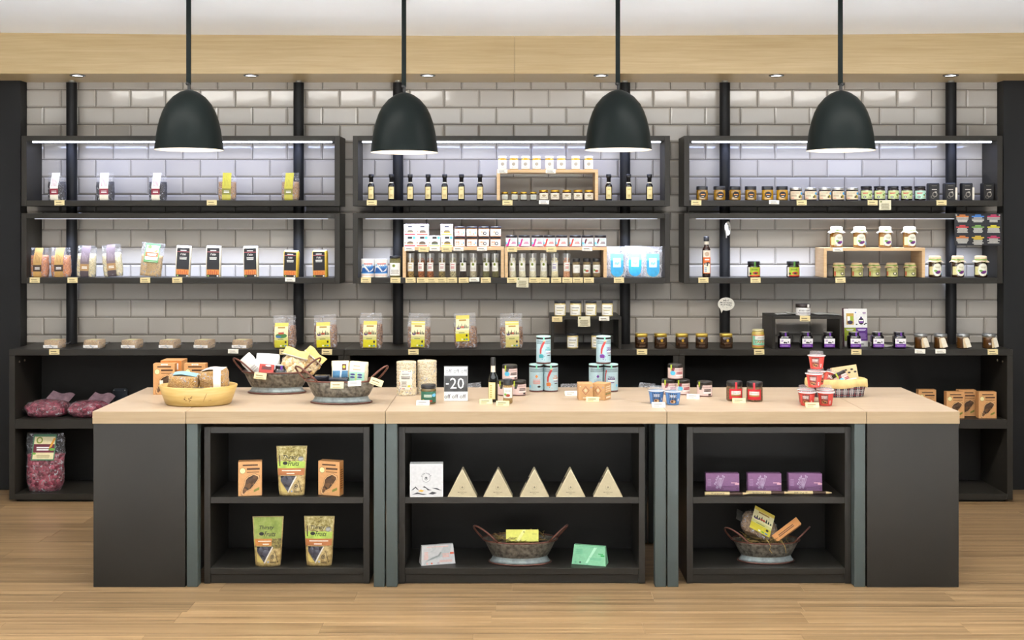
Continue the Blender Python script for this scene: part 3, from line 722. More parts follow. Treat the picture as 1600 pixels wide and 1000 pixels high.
def whitebox(stripe, gem, blue):
    def f(p):
        p.rect(0, 0, 1, 1, WB); p.rect(.32, .72, .7, .92, INK); p.rect(.05, .03, .95, .14, stripe); p.ell(.53, .34, .27, .15, K('#5a4a3a', .5)); p.rect(.26, .2, .8, .34, gem); p.rect(.04, .3, .14, .4, RED); p.rect(.04, .3, .09, .4, GREEN)
        p.lines(.2, .54, .85, .66, 2, K('#9fb0c8', .5))
        if blue: p.ell(.86, .82, .12, .13, K('#58b8dc', .5))
    return f
def wb(stripe, gem, blue): return cbox(18.6*S, .05, 17.4*S, WB, whitebox(K(stripe, .5), K(gem, .5), blue))
Yr = 6.77
bx = [(641, 0, wb('#c8343c', '#b09a78', 1), 'red-striped white carton, lower row on oak riser'), (660, 0, wb('#d0603a', '#7a6550', 1), 'orange-striped white carton, lower row on oak riser'), (679.3, 0, wb('#b7cf6a', '#5c6a4c', 1), 'pale green-striped white carton, lower row on oak riser'), (698.7, 0, wb('#e5d24a', '#a88d2c', 1), 'yellow-striped white carton, lower row on oak riser'),
      (641, 1, wb('#b82838', '#c0a888', 0), 'crimson-striped white carton stacked on top at left end'), (660.4, 1, wb('#c8503c', '#8a7460', 0), 'brick-red-striped white carton stacked second from left'), (698.2, 1, wb('#e8d850', '#c09a3c', 0), 'yellow-striped white carton stacked above another yellow one')]
for x, lv, P, l in bx: place('spice_carton', P, l, 'box', (PX(x, Yr), Yr, RA+.0004+lv*(17.4*S+.0006)), (0, 0, R.uniform(-.02, .02)), 'white spice cartons on the oak riser')
def orj(c1, em):
    def f(p):
        p.rect(0, 0, 1, 1, K('#f3eee6', .5)); p.rect(.12, .22, .5, .75, K(c1, .5)); p.rect(.2, .32, .42, .45, K('#f3eee6', .5)); p.rect(.0, .0, 1, .07, K(c1, .5))
        if em: p.ell(.6, .42, .13, .24, INK); p.ell(.6, .42, .07, .13, WHITE)
        else: p.rect(.62, .25, .74, .4, K('#e8a23c', .5)); p.rect(.78, .35, .9, .65, K('#4aa0d0', .5))
    return f
honeyb = K('#c47a34', .2, coat=.5)
oj = {(c, e): jar(16.6*S, 15.8*S, 3*S, honeyb, K('#1a1a20', .35), orj(c, e), 1.0, .92, n=2, z0=.04, z1=.74, arc=70) for c in ('#e08a4a', '#d96a5a') for e in (0, 1)}
for lv in (0, 1):
    for i, x in enumerate((718.5, 737.5, 756, 774.5)):
        place('spread_jar', oj[('#d96a5a' if (lv == 1 and i < 1) else '#e08a4a', i > 1)], 'black-lidded jar with orange print, %s in %s row on oak riser' % (order(i, 4), ('lower', 'upper')[lv]), 'jar', (PX(x, Yr), Yr, RA+.0004+lv*(15.8*S+.0006)), (0, 0, R.uniform(-.1, .1)), 'orange-printed jars on the oak riser')
def mint(c, c2):
    def f(p):
        p.rect(0, 0, 1, 1, K('#dfe9e2', .5)); p.rect(0, 0, 1, .07, K('#7a3038', .5)); p.lines(.1, .72, .9, .9, 2, K('#a9b8b0', .5)); p.poly([(.2, .3), (.3, .3), (.42, .9), (.3, .9)], K(c, .5)); p.ell(.16, .25, .14, .2, K(c2, .5)); p.ell(.1, .4, .1, .14, K('#6cc4dc', .5)); p.lines(.45, .35, .82, .62, 2, K(c, .5), .6)
    return f
mk = [jar(18.2*S, 18.2*S, 3.2*S, K('#6a3a30', .2, coat=.4), K('#18181b', .35), mint(*c), 1.0, .94, z0=.02, z1=.78, arc=75) for c in (('#c01878', '#d02a80'), ('#c8352c', '#d8503c'), ('#70182c', '#b8d0e0'))]
for i, (x, k) in enumerate(((799, 0), (819, 0), (839.5, 0), (858.3, 1), (877.7, 1), (899, 1), (918, 2), (938, 2))):
    place('herb_tea_jar', mk[k], 'mint-labelled jar with %s print, %s on right oak riser' % (('magenta', 'red', 'dark red')[k], order(i, 8)), 'jar', (PX(x, Yr), Yr, RB+.0004), (0, 0, R.uniform(-.12, .12)), 'mint-labelled jars on the oak riser')
def grinder(fill, lab):
    w, h = 11.6*S, 38*S; r = w/2
    b = MB().lathe([(0, .001), (r*.9, .001), (r*.98, .004), (r*.9, .12*h), (r*.84, .3*h), (r*.84, .55*h), (r*.92, .66*h), (r*.94, .7*h), (0, .7*h)], fill, 18)
    c = MB().lathe([(r*.96, .68*h), (r*1.02, .7*h), (r*1.1, .84*h), (r*1.12, .97*h), (r*1.05, h), (0, h)], GLASS, 18)
    cr = MB().lathe([(0, .70*h), (r*.7, .70*h), (r*.62, .8*h), (0, .82*h)], fill, 14); st = MB().box(-r*.16, r*.16, -r*1.16, -r*1.08, .6*h, .98*h, K('#d8d6d0', .4), .0003)
    p = Print(cyl(r*.93, .26*h, .36*h, 60)); lab(p)
    return meshes([('body', b), ('mill_cap', c, [('grind_head', cr)]), ('label', p), ('seal_strip', st)])
def gl(kind):
    def f(p):
        p.rect(0, 0, 1, 1, K('#e4e2da', .5))
        if kind == 'dot': p.ell(.45, .78, .17, .16, K('#8a9a2a', .5)); p.ell(.45, .78, .07, .07, INK); p.lines(.2, .15, .8, .45, 3, K('#b8b2a2', .6))
        else: p.lines(.15, .7, .8, .85, 1, K(kind, .5)); p.lines(.2, .3, .75, .6, 2, K(kind, .5)); p.lines(.2, .1, .8, .2, 1, GREY)
    return f
gm = [grinder(grain('mixed_pepper', '#2c231c', '#d8b068', 420), gl('#c09a40')), grinder(grain('red_pepper_mix', '#3a2018', '#cf8050', 420), gl('#b8484c')), grinder(grain('pepper_herbs', '#2b2a1c', '#b8a068', 420), gl('#9a4a50')), grinder(grain('black_white_pepper', '#181614', '#e8dcae', 380), gl('#c8505a')), grinder(grain('black_pepper', '#17120f', '#463830', 380), gl('dot')), grinder(grain('salt_herbs', '#8a8068', '#d8ccaa', 420), gl('dot')), grinder(grain('oregano', '#4c4a30', '#8f8a60', 480), gl('dot')), grinder(grain('sea_salt', '#cfc6a0', '#f0ead0', 380), gl('dot')), grinder(grain('pale_salt', '#d8c890', '#f2eccf', 300), gl('#6a5aa0')), grinder(grain('pink_salt', '#b06a48', '#e8b890', 300), gl('#c0403c'))]
nmz = ['mixed pepper', 'red pepper mix', 'pepper and herbs', 'black and white pepper', 'black pepper', 'herb salt', 'dried oregano', 'sea salt', 'pale salt flakes', 'pink salt']
for i, (x, k) in enumerate(((642, 0), (658.3, 1), (672.4, 1), (690.6, 2), (707.9, 3), (723.8, 4), (739.4, 5), (759.4, 6), (774, 6))):
    place('spice_grinder', gm[k], 'clear grinder of %s, %s under left oak riser' % (nmz[k], order(i, 9)), 'grinder', (PX(x, 6.775), 6.775, ZL), (0, 0, R.uniform(-.25, .25)), 'spice grinders under the risers')
for i, (x, k) in enumerate(((801, 7), (816, 7), (832.4, 7), (849.3, 7), (866.8, 8), (885.3, 9))):
    place('spice_grinder', gm[k], 'clear grinder of %s, %s under right oak riser' % (nmz[k], order(i, 6)), 'grinder', (PX(x, 6.775), 6.775, ZL), (0, 0, R.uniform(-.25, .25)), 'spice grinders under the risers')
def rosel(rose):
    def f(p):
        p.rect(0, 0, 1, 1, K('#dddbd4', .5)); p.lines(.2, .6, .8, .85, 2, K('#aaa69c', .5))
        if rose: p.ell(.5, .25, .22, .14, K('#a8462a', .5)); p.ell(.25, .35, .14, .1, GREEN)
    return f
sm_ = [jar(12*S, 30*S, 5.5*S, grain('ground_spice', '#6a5a3c', '#a8946a', 500), K('#232325', .4), rosel(k), 1.0, .8, z0=.24, z1=.66) for k in (0, 1)]
for i, x in enumerate((900.4, 916.7, 932)): place('spice_shaker', sm_[i > 0], 'black-capped spice shaker, %s of three under right oak riser' % order(i, 3), 'shaker', (PX(x, 6.775), 6.775, ZL), (0, 0, R.uniform(-.1, .1)), 'spice shakers under the riser')
def saltbag(i):
    w, h, d = 31*S, 48*S, .05
    hy = lambda z: max(.0025, d/2*(1-(z/h)**2.2)+.001); 
    fm = MB().loft([(h*t/12+.0005, w/2*(.86+.14*min(1, t/3)), hy(h*t/12)) for t in range(13)], FILMW, 24, 3, .003, 60, i, caps=False)
    con = MB().loft([(h*.05*t+.002, w*.33*(.75+.25*min(1, t/3)), hy(h*.05*t)*.82) for t in range(13)], grain('bath_salt', '#d8d4c8', '#f4f2ec', 300), 20, 2.6)
    bl = K('#2f9fd2', .4, var=.12, scale=60); lb = K('#7cc4e4', .4, var=.1, scale=60)
    mp = onprof(-w*.32, .004, w*.64, h*.74, lambda z: -hy(z)-.0022); p = Print(mp)
    p.ell(.5, .3, .5, .3, bl); p.rect(0, .3, 1, .72, bl); p.rect(0, .72, 1, 1, lb); p.rect(.2, .42, .8, .82, K('#e8f0f2', .45))
    for a in range(5): p.ell(.36+.07*a, .58+.03*math.sin(a*2), .05, .06, K('#8fc8dc', .5))
    z = MB().box(-w*.47, w*.47, -.0042, .0042, h*.86, h*.885, K('#e4e6ec', .3), .001)
    return meshes([('film', fm), ('contents', con), ('label', p), ('zip_seal', z)])
for i, x in enumerate((964, 992, 1019.5)): place('salt_pouch', saltbag(i), 'clear zip pouch with bright blue label, %s of three' % order(i, 3), 'pouch', (PX(x, 6.77), 6.768+(.05 if i == 1 else 0), ZL), (0, (-.01, .03, 0)[i], (-.05, .05, 0)[i]), 'blue pouches on the lower middle shelf')
tags([572, 618, 641.5, 659, 674.7, 690, 706.5, 724.5, 741, 759], YBOX, ZL, 'lower middle shelf, left half', {8: 'w'})
tags([800, 816.5, 834.5, 850.5, 869, 886.5, 903, 920, 967], YBOX, ZL, 'lower middle shelf, right half', {1: 'n'})
tags([640, 662, 679.5, 698, 716.5, 753], 6.735, RA, 'left oak riser', {0: 'w', 2: 'w', 4: 'w', 5: 'w'}); tags([800, 861.5, 917.5], 6.735, RB, 'right oak riser', {2: 'w'})
# ================================================================== UPPER RIGHT SHELF
def amb(p): p.ell(.5, .5, .34, .36, K('#17181c', .4), 14); p.lines(.26, .46, .74, .6, 1, K('#d89048', .5), .8); p.lines(.35, .26, .65, .36, 1, WHITE); p.lines(.3, .95, .7, 1.0, 1, K('#c8963c', .5)); p.lines(.15, .0, .85, .07, 1, K('#b08a28', .5))
aj = jar(17.6*S, 22.3*S, 5.8*S, K('#8a6410', .15, coat=.6), K('#202024', .4), amb, .98, .93, n=4, z0=.1, z1=.7)
aj2 = jar(17.6*S, 22.3*S, 5.8*S, K('#a67a0e', .15, coat=.6), K('#202024', .4), amb, .98, .93, n=4, z0=.1, z1=.7)
for i, x in enumerate((1096.8, 1123.8, 1148, 1172.7, 1199, 1221.7)): place('honey_jar', aj if i < 4 else aj2, 'amber honey jar with round black label, %s on upper right shelf' % order(i, 6), 'jar', (PX(x, 6.768), 6.768, ZU), (0, 0, R.uniform(-.08, .08)), 'amber jars on the upper right shelf')
def olv(p): p.rect(0, 0, 1, 1, K('#ddc5a2', .5)); p.rect(.02, .03, .98, .97, K('#e6d2b4', .5)); p.lines(.1, .72, .62, .88, 1, K('#4a4038', .6)); p.lines(.1, .35, .45, .62, 3, K('#94846c', .6)); p.lines(.1, .14, .3, .24, 1, RED); p.ell(.82, .72, .11, .17, K('#4aa8dc', .5)); p.ell(.7, .36, .1, .16, K('#8a8428', .5)); p.ell(.62, .28, .07, .1, INK); p.ell(.78, .3, .07, .1, K('#c8a83c', .5))
oj2 = jar(19.5*S, 20.6*S, 4.4*S, K('#241a12', .12, coat=.5), SILVER, olv, .96, .92, z0=.08, z1=.7, arc=72)
row('olive_jar', oj2, [1243.4, 1266.4, 1288.7, 1309, 1331], 6.768, ZU, 'silver-lidded jar with cream olive label, {o} of five', 'jar', 'olive spread jars on the upper right shelf', .05)
def grn(c):
    def f(p): p.rect(0, 0, 1, 1, K(c, .5)); p.lines(.12, .58, .55, .8, 2, K('#c8403c', .5), .7); p.ell(.3, .22, .1, .14, INK); p.ell(.3, .22, .05, .07, WHITE); p.ell(.68, .46, .09, .1, K('#3f7a34', .5)); p.ell(.8, .62, .06, .07, K('#3f7a34', .5)); p.ell(.72, .35, .05, .06, K('#d08030', .5)); p.lines(.5, .12, .9, .26, 2, K('#8fa070', .5))
    return f
g1 = jar(17.5*S, 22.6*S, 4*S, K('#20140c', .12, coat=.5), K('#1c1a1c', .35), grn('#c3cf94'), .96, .9, z0=.12, z1=.68, arc=72); g2 = jar(17.5*S, 22.6*S, 4*S, K('#20140c', .12, coat=.5), K('#1c1a1c', .35), grn('#b7dcc6'), .96, .9, z0=.12, z1=.68, arc=72)
for i, x in enumerate((1353.4, 1374, 1395.4, 1416.4, 1437.4)): place('sauce_jar', g1 if i < 4 else g2, ('black-lidded jar with pale green label, %s of four' % order(i, 4)) if i < 4 else 'black-lidded jar with mint label beside the black tins', 'jar', (PX(x, 6.768), 6.768, ZU), (0, 0, R.uniform(-.05, .05)), 'green-labelled jars on the upper right shelf')
def blt(p): p.rect(.05, .1, .95, .75, K('#1a1817', .5)); p.lines(.2, .62, .8, .72, 1, K('#b0aaa0', .6)); p.ring(.55, .35, .25, .17, .35, K('#807a72', .6)); p.ring(.35, .2, .2, .1, .3, K('#6c665e', .6)); p.ell(.65, .48, .1, .06, K('#a09a90', .6)); p.lines(.15, .86, .85, .92, 1, K('#6c665e', .6))
bt = cbox(16*S, .05, 26*S, K('#151413', .4), blt)
bl2 = MB().box(-7.6*S, 7.6*S, -.023, .023, 26*S, 27*S, BLACK).mesh('lid')
hg = MB().box(7.2*S, 10.2*S, -.027, -.026, .003, 20*S, K('#ded6c4', .6), .0003).mesh('hang_card')
for i, x in enumerate((1457.6, 1483, 1509.6, 1542)): place('tea_tin', bt+[('lid', bl2, [])]+([('hang_card', hg, [])] if i in (1, 2) else []), 'square black tin with grey drawing, %s on upper right shelf' % order(i, 4), 'tin', (PX(x, 6.775), 6.775, ZU), (0, 0, R.uniform(-.06, .06)), 'black tins on the upper right shelf')
tags([1088, 1209.5, 1252.5, 1363.5, 1382.8, 1471], YBOX, ZU, 'upper right shelf', {1: 'w', 4: 'n'})
# ================================================================== LOWER RIGHT SHELF
def orb(p): p.rect(0, 0, 1, 1, K('#d8682c', .5)); p.rect(0, .7, 1, 1, K('#e4d2bc', .5)); p.ell(.5, .84, .26, .1, K('#b89c80', .5)); p.lines(.15, .58, .85, .66, 1, WHITE); p.rect(.12, .03, .88, .44, K('#ece0c8', .5)); p.poly([(.1, .42), (.5, .3), (.9, .46), (.6, .5)], INK); p.lines(.2, .08, .5, .3, 3, K('#5a8ab8', .5))
r = 6.4*S; h = 64*S
b = MB().lathe([(0, .001), (r*.92, .001), (r, .006), (r, .66*h), (r*.9, .71*h), (r*.62, .745*h), (r*.56, .78*h), (r*.56, .93*h)], K('#24130d', .12, coat=.5), 20)
nk = MB().lathe([(r*.58, .8*h), (r*.6, .81*h), (r*.6, .88*h)], K('#c9bda8', .3), 18); c = MB().lathe([(r*.66, .885*h), (r*.68, .89*h), (r*.68, .99*h), (r*.6, h), (0, h)], K('#1a191b', .4), 18)
p = Print(cyl(r, .1*h, .56*h, 62)); orb(p)
place('sauce_bottle', meshes([('body', b), ('neck', nk), ('cap', c), ('label', p)]), 'dark brown bottle with orange label on lower right shelf', 'bottle', (PX(1103.7, 6.77), 6.77, ZL))
def ygl(p): p.rect(0, 0, 1, 1, K('#a8bb2c', .5)); p.rect(0, 0, 1, .14, K('#c83028', .5)); p.rect(.0, .0, .14, 1, K('#e8e0d0', .5)); p.lines(.25, .66, .7, .86, 2, K('#3c6a20', .5)); p.ell(.55, .36, .2, .17, K('#c03a28', .5)); p.ell(.55, .33, .1, .1, INK); p.rect(.88, .2, 1, .9, RED); p.ell(.2, .3, .07, .12, INK)
def ygx(r, h, zs): return [('seal_strip', MB().box(-.005, .005, -r*1.045, -r*1.02, h*.68, h*.985, K('#4f8a34', .5), .0003))]
yg = jar(19.8*S, 25.3*S, 5.6*S, K('#1c120c', .12, coat=.5), K('#1a191b', .4), ygl, .98, .88, z0=.08, z1=.64, arc=68, extra=ygx)
place('antipasti_jar', yg, 'black-lidded jar with lime green label beside fifth pole', 'jar', (PX(1177.6, 6.768), 6.768, ZL)); place('antipasti_jar', yg, 'black-lidded jar with lime green label nearer the oak riser', 'jar', (PX(1239, 6.768), 6.768, ZL))
def clothcap(r, h, z, cm, rib, seed, flare=1.38):
    segs = 32; prof = [(0, h), (.8*r, h-.001), (.98*r, h-.004), (1.0*r, z+.004), (1.0*r, z+.001), (1.12*r, z-.004), (flare*r, z-.011)]
    m = MB(); rs = []
    for q, (rr, zz) in enumerate(prof):
        if rr == 0: rs.append(None); cidx = m.add([(0, 0, zz)]); continue
        k = max(0, q-4)/2
        rs.append(m.add([(rr*(1+.07*k*math.sin(a*7+seed))*math.cos(a), rr*(1+.07*k*math.sin(a*7+seed))*math.sin(a), zz-.003*k*math.sin(a*4+seed)) for a in (2*math.pi*i/segs for i in range(segs))]))
    for i in range(segs): m.face((rs[1]+i, rs[1]+(i+1) % segs, cidx), cm, True)
    for a, b2 in zip(rs[1:], rs[2:]):
        for i in range(segs): j = (i+1) % segs; m.face((b2+i, b2+j, a+j, a+i), cm, True)
    rb = MB().lathe([(1.02*r, z-.001), (1.05*r, z), (1.05*r, z+.004), (1.02*r, z+.005)], rib, 24)
    x = r*(.3 if seed % 2 else -.3)
    bow = MB()
    for sg in (-1, 1):
        bow.tube([(x, -r*1.06, z+.002), (x+sg*.006, -r*1.14, z+.006), (x+sg*.011, -r*1.12, z+.001), (x+sg*.004, -r*1.08, z+.001)], .0013, rib, 6)
        bow.tube([(x, -r*1.07, z+.002), (x+sg*.005, -r*1.2, z-.006), (x+sg*.009, -r*1.3, z-.014)], .0011, rib, 6)
    return [('cloth_cap', m), ('ribbon', rb, [('bow', bow)])]
def plum(small):
    def f(p):
        if small: p.rect(0, 0, 1, 1, K('#b9b678', .5)); p.rect(.02, .1, .16, .6, K('#c8503c', .5)); p.ell(.62, .36, .14, .2, INK); p.ell(.62, .36, .08, .12, K('#e4dcc0', .5)); p.ell(.45, .62, .3, .2, K('#a6a65c', .5)); p.lines(.3, .66, .8, .84, 2, K('#6a6a34', .5))
        else: p.rect(0, .1, .3, .75, K('#e6dd9a', .5)); p.ell(.55, .5, .34, .5, K('#f0ecd8', .5), 16); p.ring(.55, .5, .33, .48, .06, K('#b8a860', .5)); p.ell(.55, .3, .15, .13, K('#5c2068', .5)); p.ell(.68, .34, .1, .1, K('#7a2a80', .5)); p.ell(.42, .42, .1, .08, GREEN); p.lines(.38, .62, .72, .78, 2, K('#b0a880', .5)); p.rect(.86, .1, .98, .4, K('#5a9ac8', .5))
    return f
CL = K('#e4d8bc', .8, var=.12, scale=40); CL2 = K('#c6ab82', .8, var=.12, scale=40); RB_ = K('#86a84c', .6)
def cjar(w, h, body, small, seed, cm):
    r = w/2; zb = h*.80
    b = MB().lathe([(0, .001), (r*.85, .001), (r*.97, .004), (r, .008), (r, h*.66), (r*.9, h*.72), (r*.84, h*.74), (r*.84, h*.9)], body, 22)
    p = Print(cyl(r, h*.07, h*.58, 72)); plum(small)(p)
    return meshes([('body', b), ('label', p)]+clothcap(r*.93, h, h*.80, cm, RB_, seed, 1.36 if not small else 1.26))
amberb = K('#8a5a18', .12, coat=.5); darkb = K('#3a2410', .12, coat=.5)
for i, x in enumerate((1306.7, 1343, 1382.8, 1420.9)): place('pickle_jar', cjar(19.6*S, 33*S, amberb, 0, i, CL), 'cloth-capped amber jar with plum label, %s on top of riser' % order(i, 4), 'jar', (PX(x, 6.775), 6.775, RC+.0003), (0, 0, R.uniform(-.15, .15)), 'cloth-capped jars on the lower right shelf')
for i, x in enumerate((1310.4, 1338.6, 1365.6, 1393.4, 1422)): place('pickle_jar', cjar(18*S, 23*S, K('#4a4424', .12, coat=.5), 1, i+4, CL2), 'small cloth-capped jar with olive label, %s under riser' % order(i, 5), 'jar', (PX(x, 6.775), 6.775, ZL), (0, 0, R.uniform(-.15, .15)), 'small cloth-capped jars under the riser')
for i, x in enumerate((1460.8, 1496.3, 1532.4)): place('pickle_jar', cjar(19.6*S, 34*S, darkb, 0, i+9, CL2), 'tall dark cloth-capped jar, %s of three right of oak riser' % order(i, 3), 'jar', (PX(x, 6.775), 6.775, ZL), (0, 0, R.uniform(-.15, .15)), 'cloth-capped jars on the lower right shelf')
tags([1099, 1180.5, 1313], YBOX, ZL, 'lower right shelf'); tags([1309], 6.735, RC, 'oak riser under cloth-capped jars', {0: 'w'})
# hanging menu board: nine framed cards on a black sheet
Ym = YBOX-.006; x0, x1 = PX(1491.6, Ym), PX(1564.5, Ym); z1, z0 = PZ(334, Ym), PZ(383.5, Ym)
t = thing('menu_board', 'black board of nine product texts hung on right box', 'sign', ((x0+x1)/2, Ym, z0)); W, H = x1-x0, z1-z0
obj('board', MB().box(-W/2, W/2, 0, .005, 0, H, K('#26262a', .45)), t)
hc = ['#c87838', '#3f78c0', '#b83058', '#c83c3c', '#7aa850', '#d4c82c', '#c87838', '#c8a830', '#b83058']
for i in range(9):
    cx, cy = i % 3, 2-i//3; p = Print(flat(-W/2+W*(cx/3)+.002, H*cy/3+.002, W/3-.004, H/3-.004, 0)); rr = random.Random(i)
    p.rect(0, 0, 1, 1, K('#1f1f24', .5))
    nh = (2, 2, 2, 2, 2, 2, 2, 3, 2)[i]; v = .95
    for q in range(nh): ww_ = (.2, .42, .3)[q]; p.rect(.5-ww_, v-.11, .5+ww_, v, K(hc[i], .5)); v -= .14
    for q in range(4): ww_ = rr.uniform(.26, .44); p.rect(.5-ww_, v-.1, .5+ww_, v-.01, K('#b9b6ad', .6)); v -= .13
    obj('text_card', p, t)
for sg in (-1, 1): obj('fixing', MB().lathe([(0, -.002), (.005, -.002), (.005, .0), (0, 0)], SILVER, 10), t, (sg*(W/2-.01), -.0005, H-.008), (math.pi/2, 0, 0))
# speech-bubble signs on the fifth pole
def bubble(px, py, wpx, hpx, rz, label, txt):
    Yp = 6.83 if rz < .5 else 6.79; W, H = wpx*Yp/F, hpx*Yp/F; pts = []
    for i in range(40):
        a = math.radians(-112+360*i/39*.93); pts.append((W/2*math.cos(a), H*.08+H*.42*math.sin(a)))
    pts.append((-W*.28, -H*.5))
    t = thing('bubble_sign', label, 'sign', (PX(px, Yp), Yp, PZ(py, Yp)), (0, 0, rz))
    obj('board', MB().prism(pts, -.003, .003, K('#dcd8cc', .5), K('#8a867c', .5)), t)
    p = Print(flat(-W/2, -H/2, W, H, -.003))
    for q, (s_, v, hh) in enumerate(txt): p.text(s_, .5, v, hh, INK, w=(.34, .72, .66)[q], bold=.012, rot=-.06)
    for u, v in ((.25, .84), (.45, .9), (.65, .87), (.8, .78), (.3, .4), (.55, .36), (.75, .42)): p.ell(u, v, .025, .02, GREY, 6)
    obj('lettering', p, t)
    obj('bracket', MB().box(-.008, .008, .003, .0125, -.01, .02, BLACK), t)
TX = (('MY!', .80, .085), ('MUSTARD', .665, .09), ('BUTTERS', .53, .1))
bubble(1134.5, 477, 26, 24.5, 0, 'grey speech-bubble sign on pole below shelf boxes', TX)
bubble(1137, 359, 24, 26, 1.05, 'speech-bubble sign turned edgewise on pole inside lower right box', TX)
# ================================================================== TOP OF THE LOW CABINETS
SC = 6.6/F
FILMB = clear('pasta_film', '#f2f3f8', .12, .75, .12, 45)
def brick(i):
    w, d, h = 26*SC, .10, 13*SC
    c = MB().loft([(h*t/6+.0005, w/2*(1-.06*abs(t/3-1)**2), d/2*(1-.05*abs(t/3-1)**2)) for t in range(7)], grain('brown_rice_brick', '#a98660', '#d8bd98', 420), 28, 7, .002, 60, i)
    p = Print(flat(-w*.46, h*.1, w*.92, h*.34, -d/2-.0006)); p.rect(0, 0, 1, 1, K('#e6e2dc', .4, var=.1)); p.lines(.1, .3, .8, .7, 1, K('#b3aa9c', .5))
    tp = MB().box(-w*.32, w*.30, -d*.35, d*.3, h+.0004, h+.0012, K('#d8cf9a', .5), .0003)
    fm = MB().loft([(h*t/6+.0003, (w/2+.003)*(1-.04*abs(t/3-1)**2), d/2+.0025) for t in range(7)], FILM, 28, 6, .003, 80, i+5, caps=False)
    tail = MB().grid(lambda u, v: (w/2+.001+.03*u, -d*.35+d*.7*v, h*(.35+.3*u)+.006*math.sin(v*9+i)*u), 4, 8, FILMW)
    return meshes([('contents', c), ('label', p), ('top_label', tp), ('film', fm, [('seal_fin', tail)])])
for i, x in enumerate((86, 148, 207, 266, 320, 379)):
    place('rice_brick', brick(i), 'shrink-wrapped brick of brown rice, %s on left cabinet top' % order(i, 6), 'pack', (PX(x, 6.63), 6.63, ZC), (0, 0, R.uniform(-.22, -.12)), 'bricks of rice on the left cabinet')
twist = grain('twisted_pasta', '#6a4228', '#b98a62', 130, bump=1.5)
def pasl(roof, tone, art):
    def f(p):
        p.rect(0, 0, 1, 1, K('#ede4b4', .45)); p.rect(0, 0, 1, .3, K(tone, .45)); p.rect(0, .86, 1, 1, K('#e6cf5a', .45)); p.lines(.15, .78, .85, .88, 1, K('#b08a3a', .5), .6); p.rect(0, .3, 1, .42, K('#d8d48a', .5))
        if art: 
            for k in range(8): hh_ = (.1, .17, .13, .2, .12, .19, .15, .1)[k]; p.poly([(.06+.115*k, .5), (.15+.115*k, .5), (.13+.115*k, .5+hh_*.6), (.105+.115*k, .5+hh_), (.08+.115*k, .5+hh_*.6)], K('#22321f', .5))
            p.rect(.38, .52, .62, .58, K(roof, .5)); p.ell(.2, .5, .12, .03, K('#5a3a78', .5))
        else:
            p.ell(.5, .48, .42, .1, K('#4f8a4a', .5)); p.rect(.3, .54, .7, .62, K(roof, .5)); p.ell(.3, .44, .2, .05, K('#4a7ab0', .5))
        p.lines(.2, .32, .7, .38, 1, K('#8a8a50', .5)); p.rect(.42, .04, .52, .1, WHITE); p.rect(.58, .04, .7, .1, GREEN); p.rect(.74, .04, .88, .1, K('#5a8ac0', .5)); p.ell(.82, .22, .07, .05, INK)
    return f
for i, (x, hh, tl, rz, tone, art, lcx) in enumerate(((445, 51, -.01, 0, '#d0c83c', 0, -.08), (509.5, 52, -.03, .05, '#dcd020', 1, -.07), (580, 55, .0, -.05, '#e0d428', 1, .0), (654, 54, .03, .1, '#dcd43a', 1, -.05), (728.5, 54, -.05, -.12, '#e0d420', 1, -.08), (799.5, 54, -.02, .06, '#d8c878', 1, .02))):
    place('pasta_bag', bag(36.5*SC, hh*SC, .085, hh*SC*(.68 if i < 3 else .60), twist, pasl('#c8563c', tone, art), seed=30+i, lwid=.58, lz=(.03, .78) if i != 4 else (.2, .94), lcx=lcx, topw=.93, film=FILMB, amp=.006), 'clear bag of twisted brown pasta with yellow label, %s on cabinet top' % order(i, 6), 'bag', (PX(x, 6.63), 6.63, ZC), (0, tl, rz), 'bags of pasta on the cabinet top')
def musl(p): p.rect(0, 0, 1, 1, K('#efede4', .5)); p.lines(.12, .66, .8, .82, 1, K('#8c8a80', .6)); p.lines(.12, .4, .7, .56, 2, K('#b8a85a', .6)); p.lines(.12, .14, .6, .26, 1, GREY); p.poly([(.85, .05), (.95, .05), (1, .95), (.92, .95)], K('#d8c04a', .5))
mu = jar(18*SC, 24*SC, 3.4*SC, K('#cdb878', .2, coat=.4), K('#24262c', .35), musl, 1.0, .9, z0=.1, z1=.76, arc=66)
row('mustard_jar', mu, [875, 899.4, 923.4, 949], 6.63, RD, 'dark-lidded pale mustard jar, {o} on charcoal riser', 'jar', 'mustard jars by the charcoal riser', .2)
row('mustard_jar', mu, [894.6, 932.6], 6.615, ZC, 'dark-lidded pale mustard jar under charcoal riser, {o}', 'jar', 'mustard jars by the charcoal riser', .2)
def gem(p): p.ell(.5, .74, .12, .16, K('#d0a63c', .35, metal=.5)); p.lines(.25, .45, .75, .55, 1, K('#7a5a30', .5)); p.lines(.2, .1, .8, .34, 3, K('#4c3624', .5))
dg = jar(19.8*SC, 23.4*SC, 5.2*SC, K('#35200e', .12, coat=.6), K('#d0b04e', .3, metal=.65), gem, .95, .92, n=3, z0=.08, z1=.72)
row('honey_jar', dg, [1002, 1032, 1065, 1096.4, 1134.4], 6.62, ZC, 'dark honey jar with gold lid, {o} on cabinet top', 'jar', 'dark honey jars on the cabinet top', .15)
def tax(p): p.rect(0, 0, 1, 1, K('#8fcfae', .5)); p.rect(0, .92, 1, 1, K('#d07848', .5)); p.rect(0, 0, 1, .1, K('#d07848', .5)); p.rect(.2, .58, .98, .92, K('#f0eee6', .5)); p.lines(.35, .66, .85, .84, 2, GREY); p.rect(.16, .52, 1, .57, K('#3f8a5c', .5)); p.text('ΤΑΧΙΝΙ', .56, .4, .2, K('#c84428', .5), w=.78, bold=.03); p.lines(.3, .16, .85, .26, 1, K('#5aa078', .5))
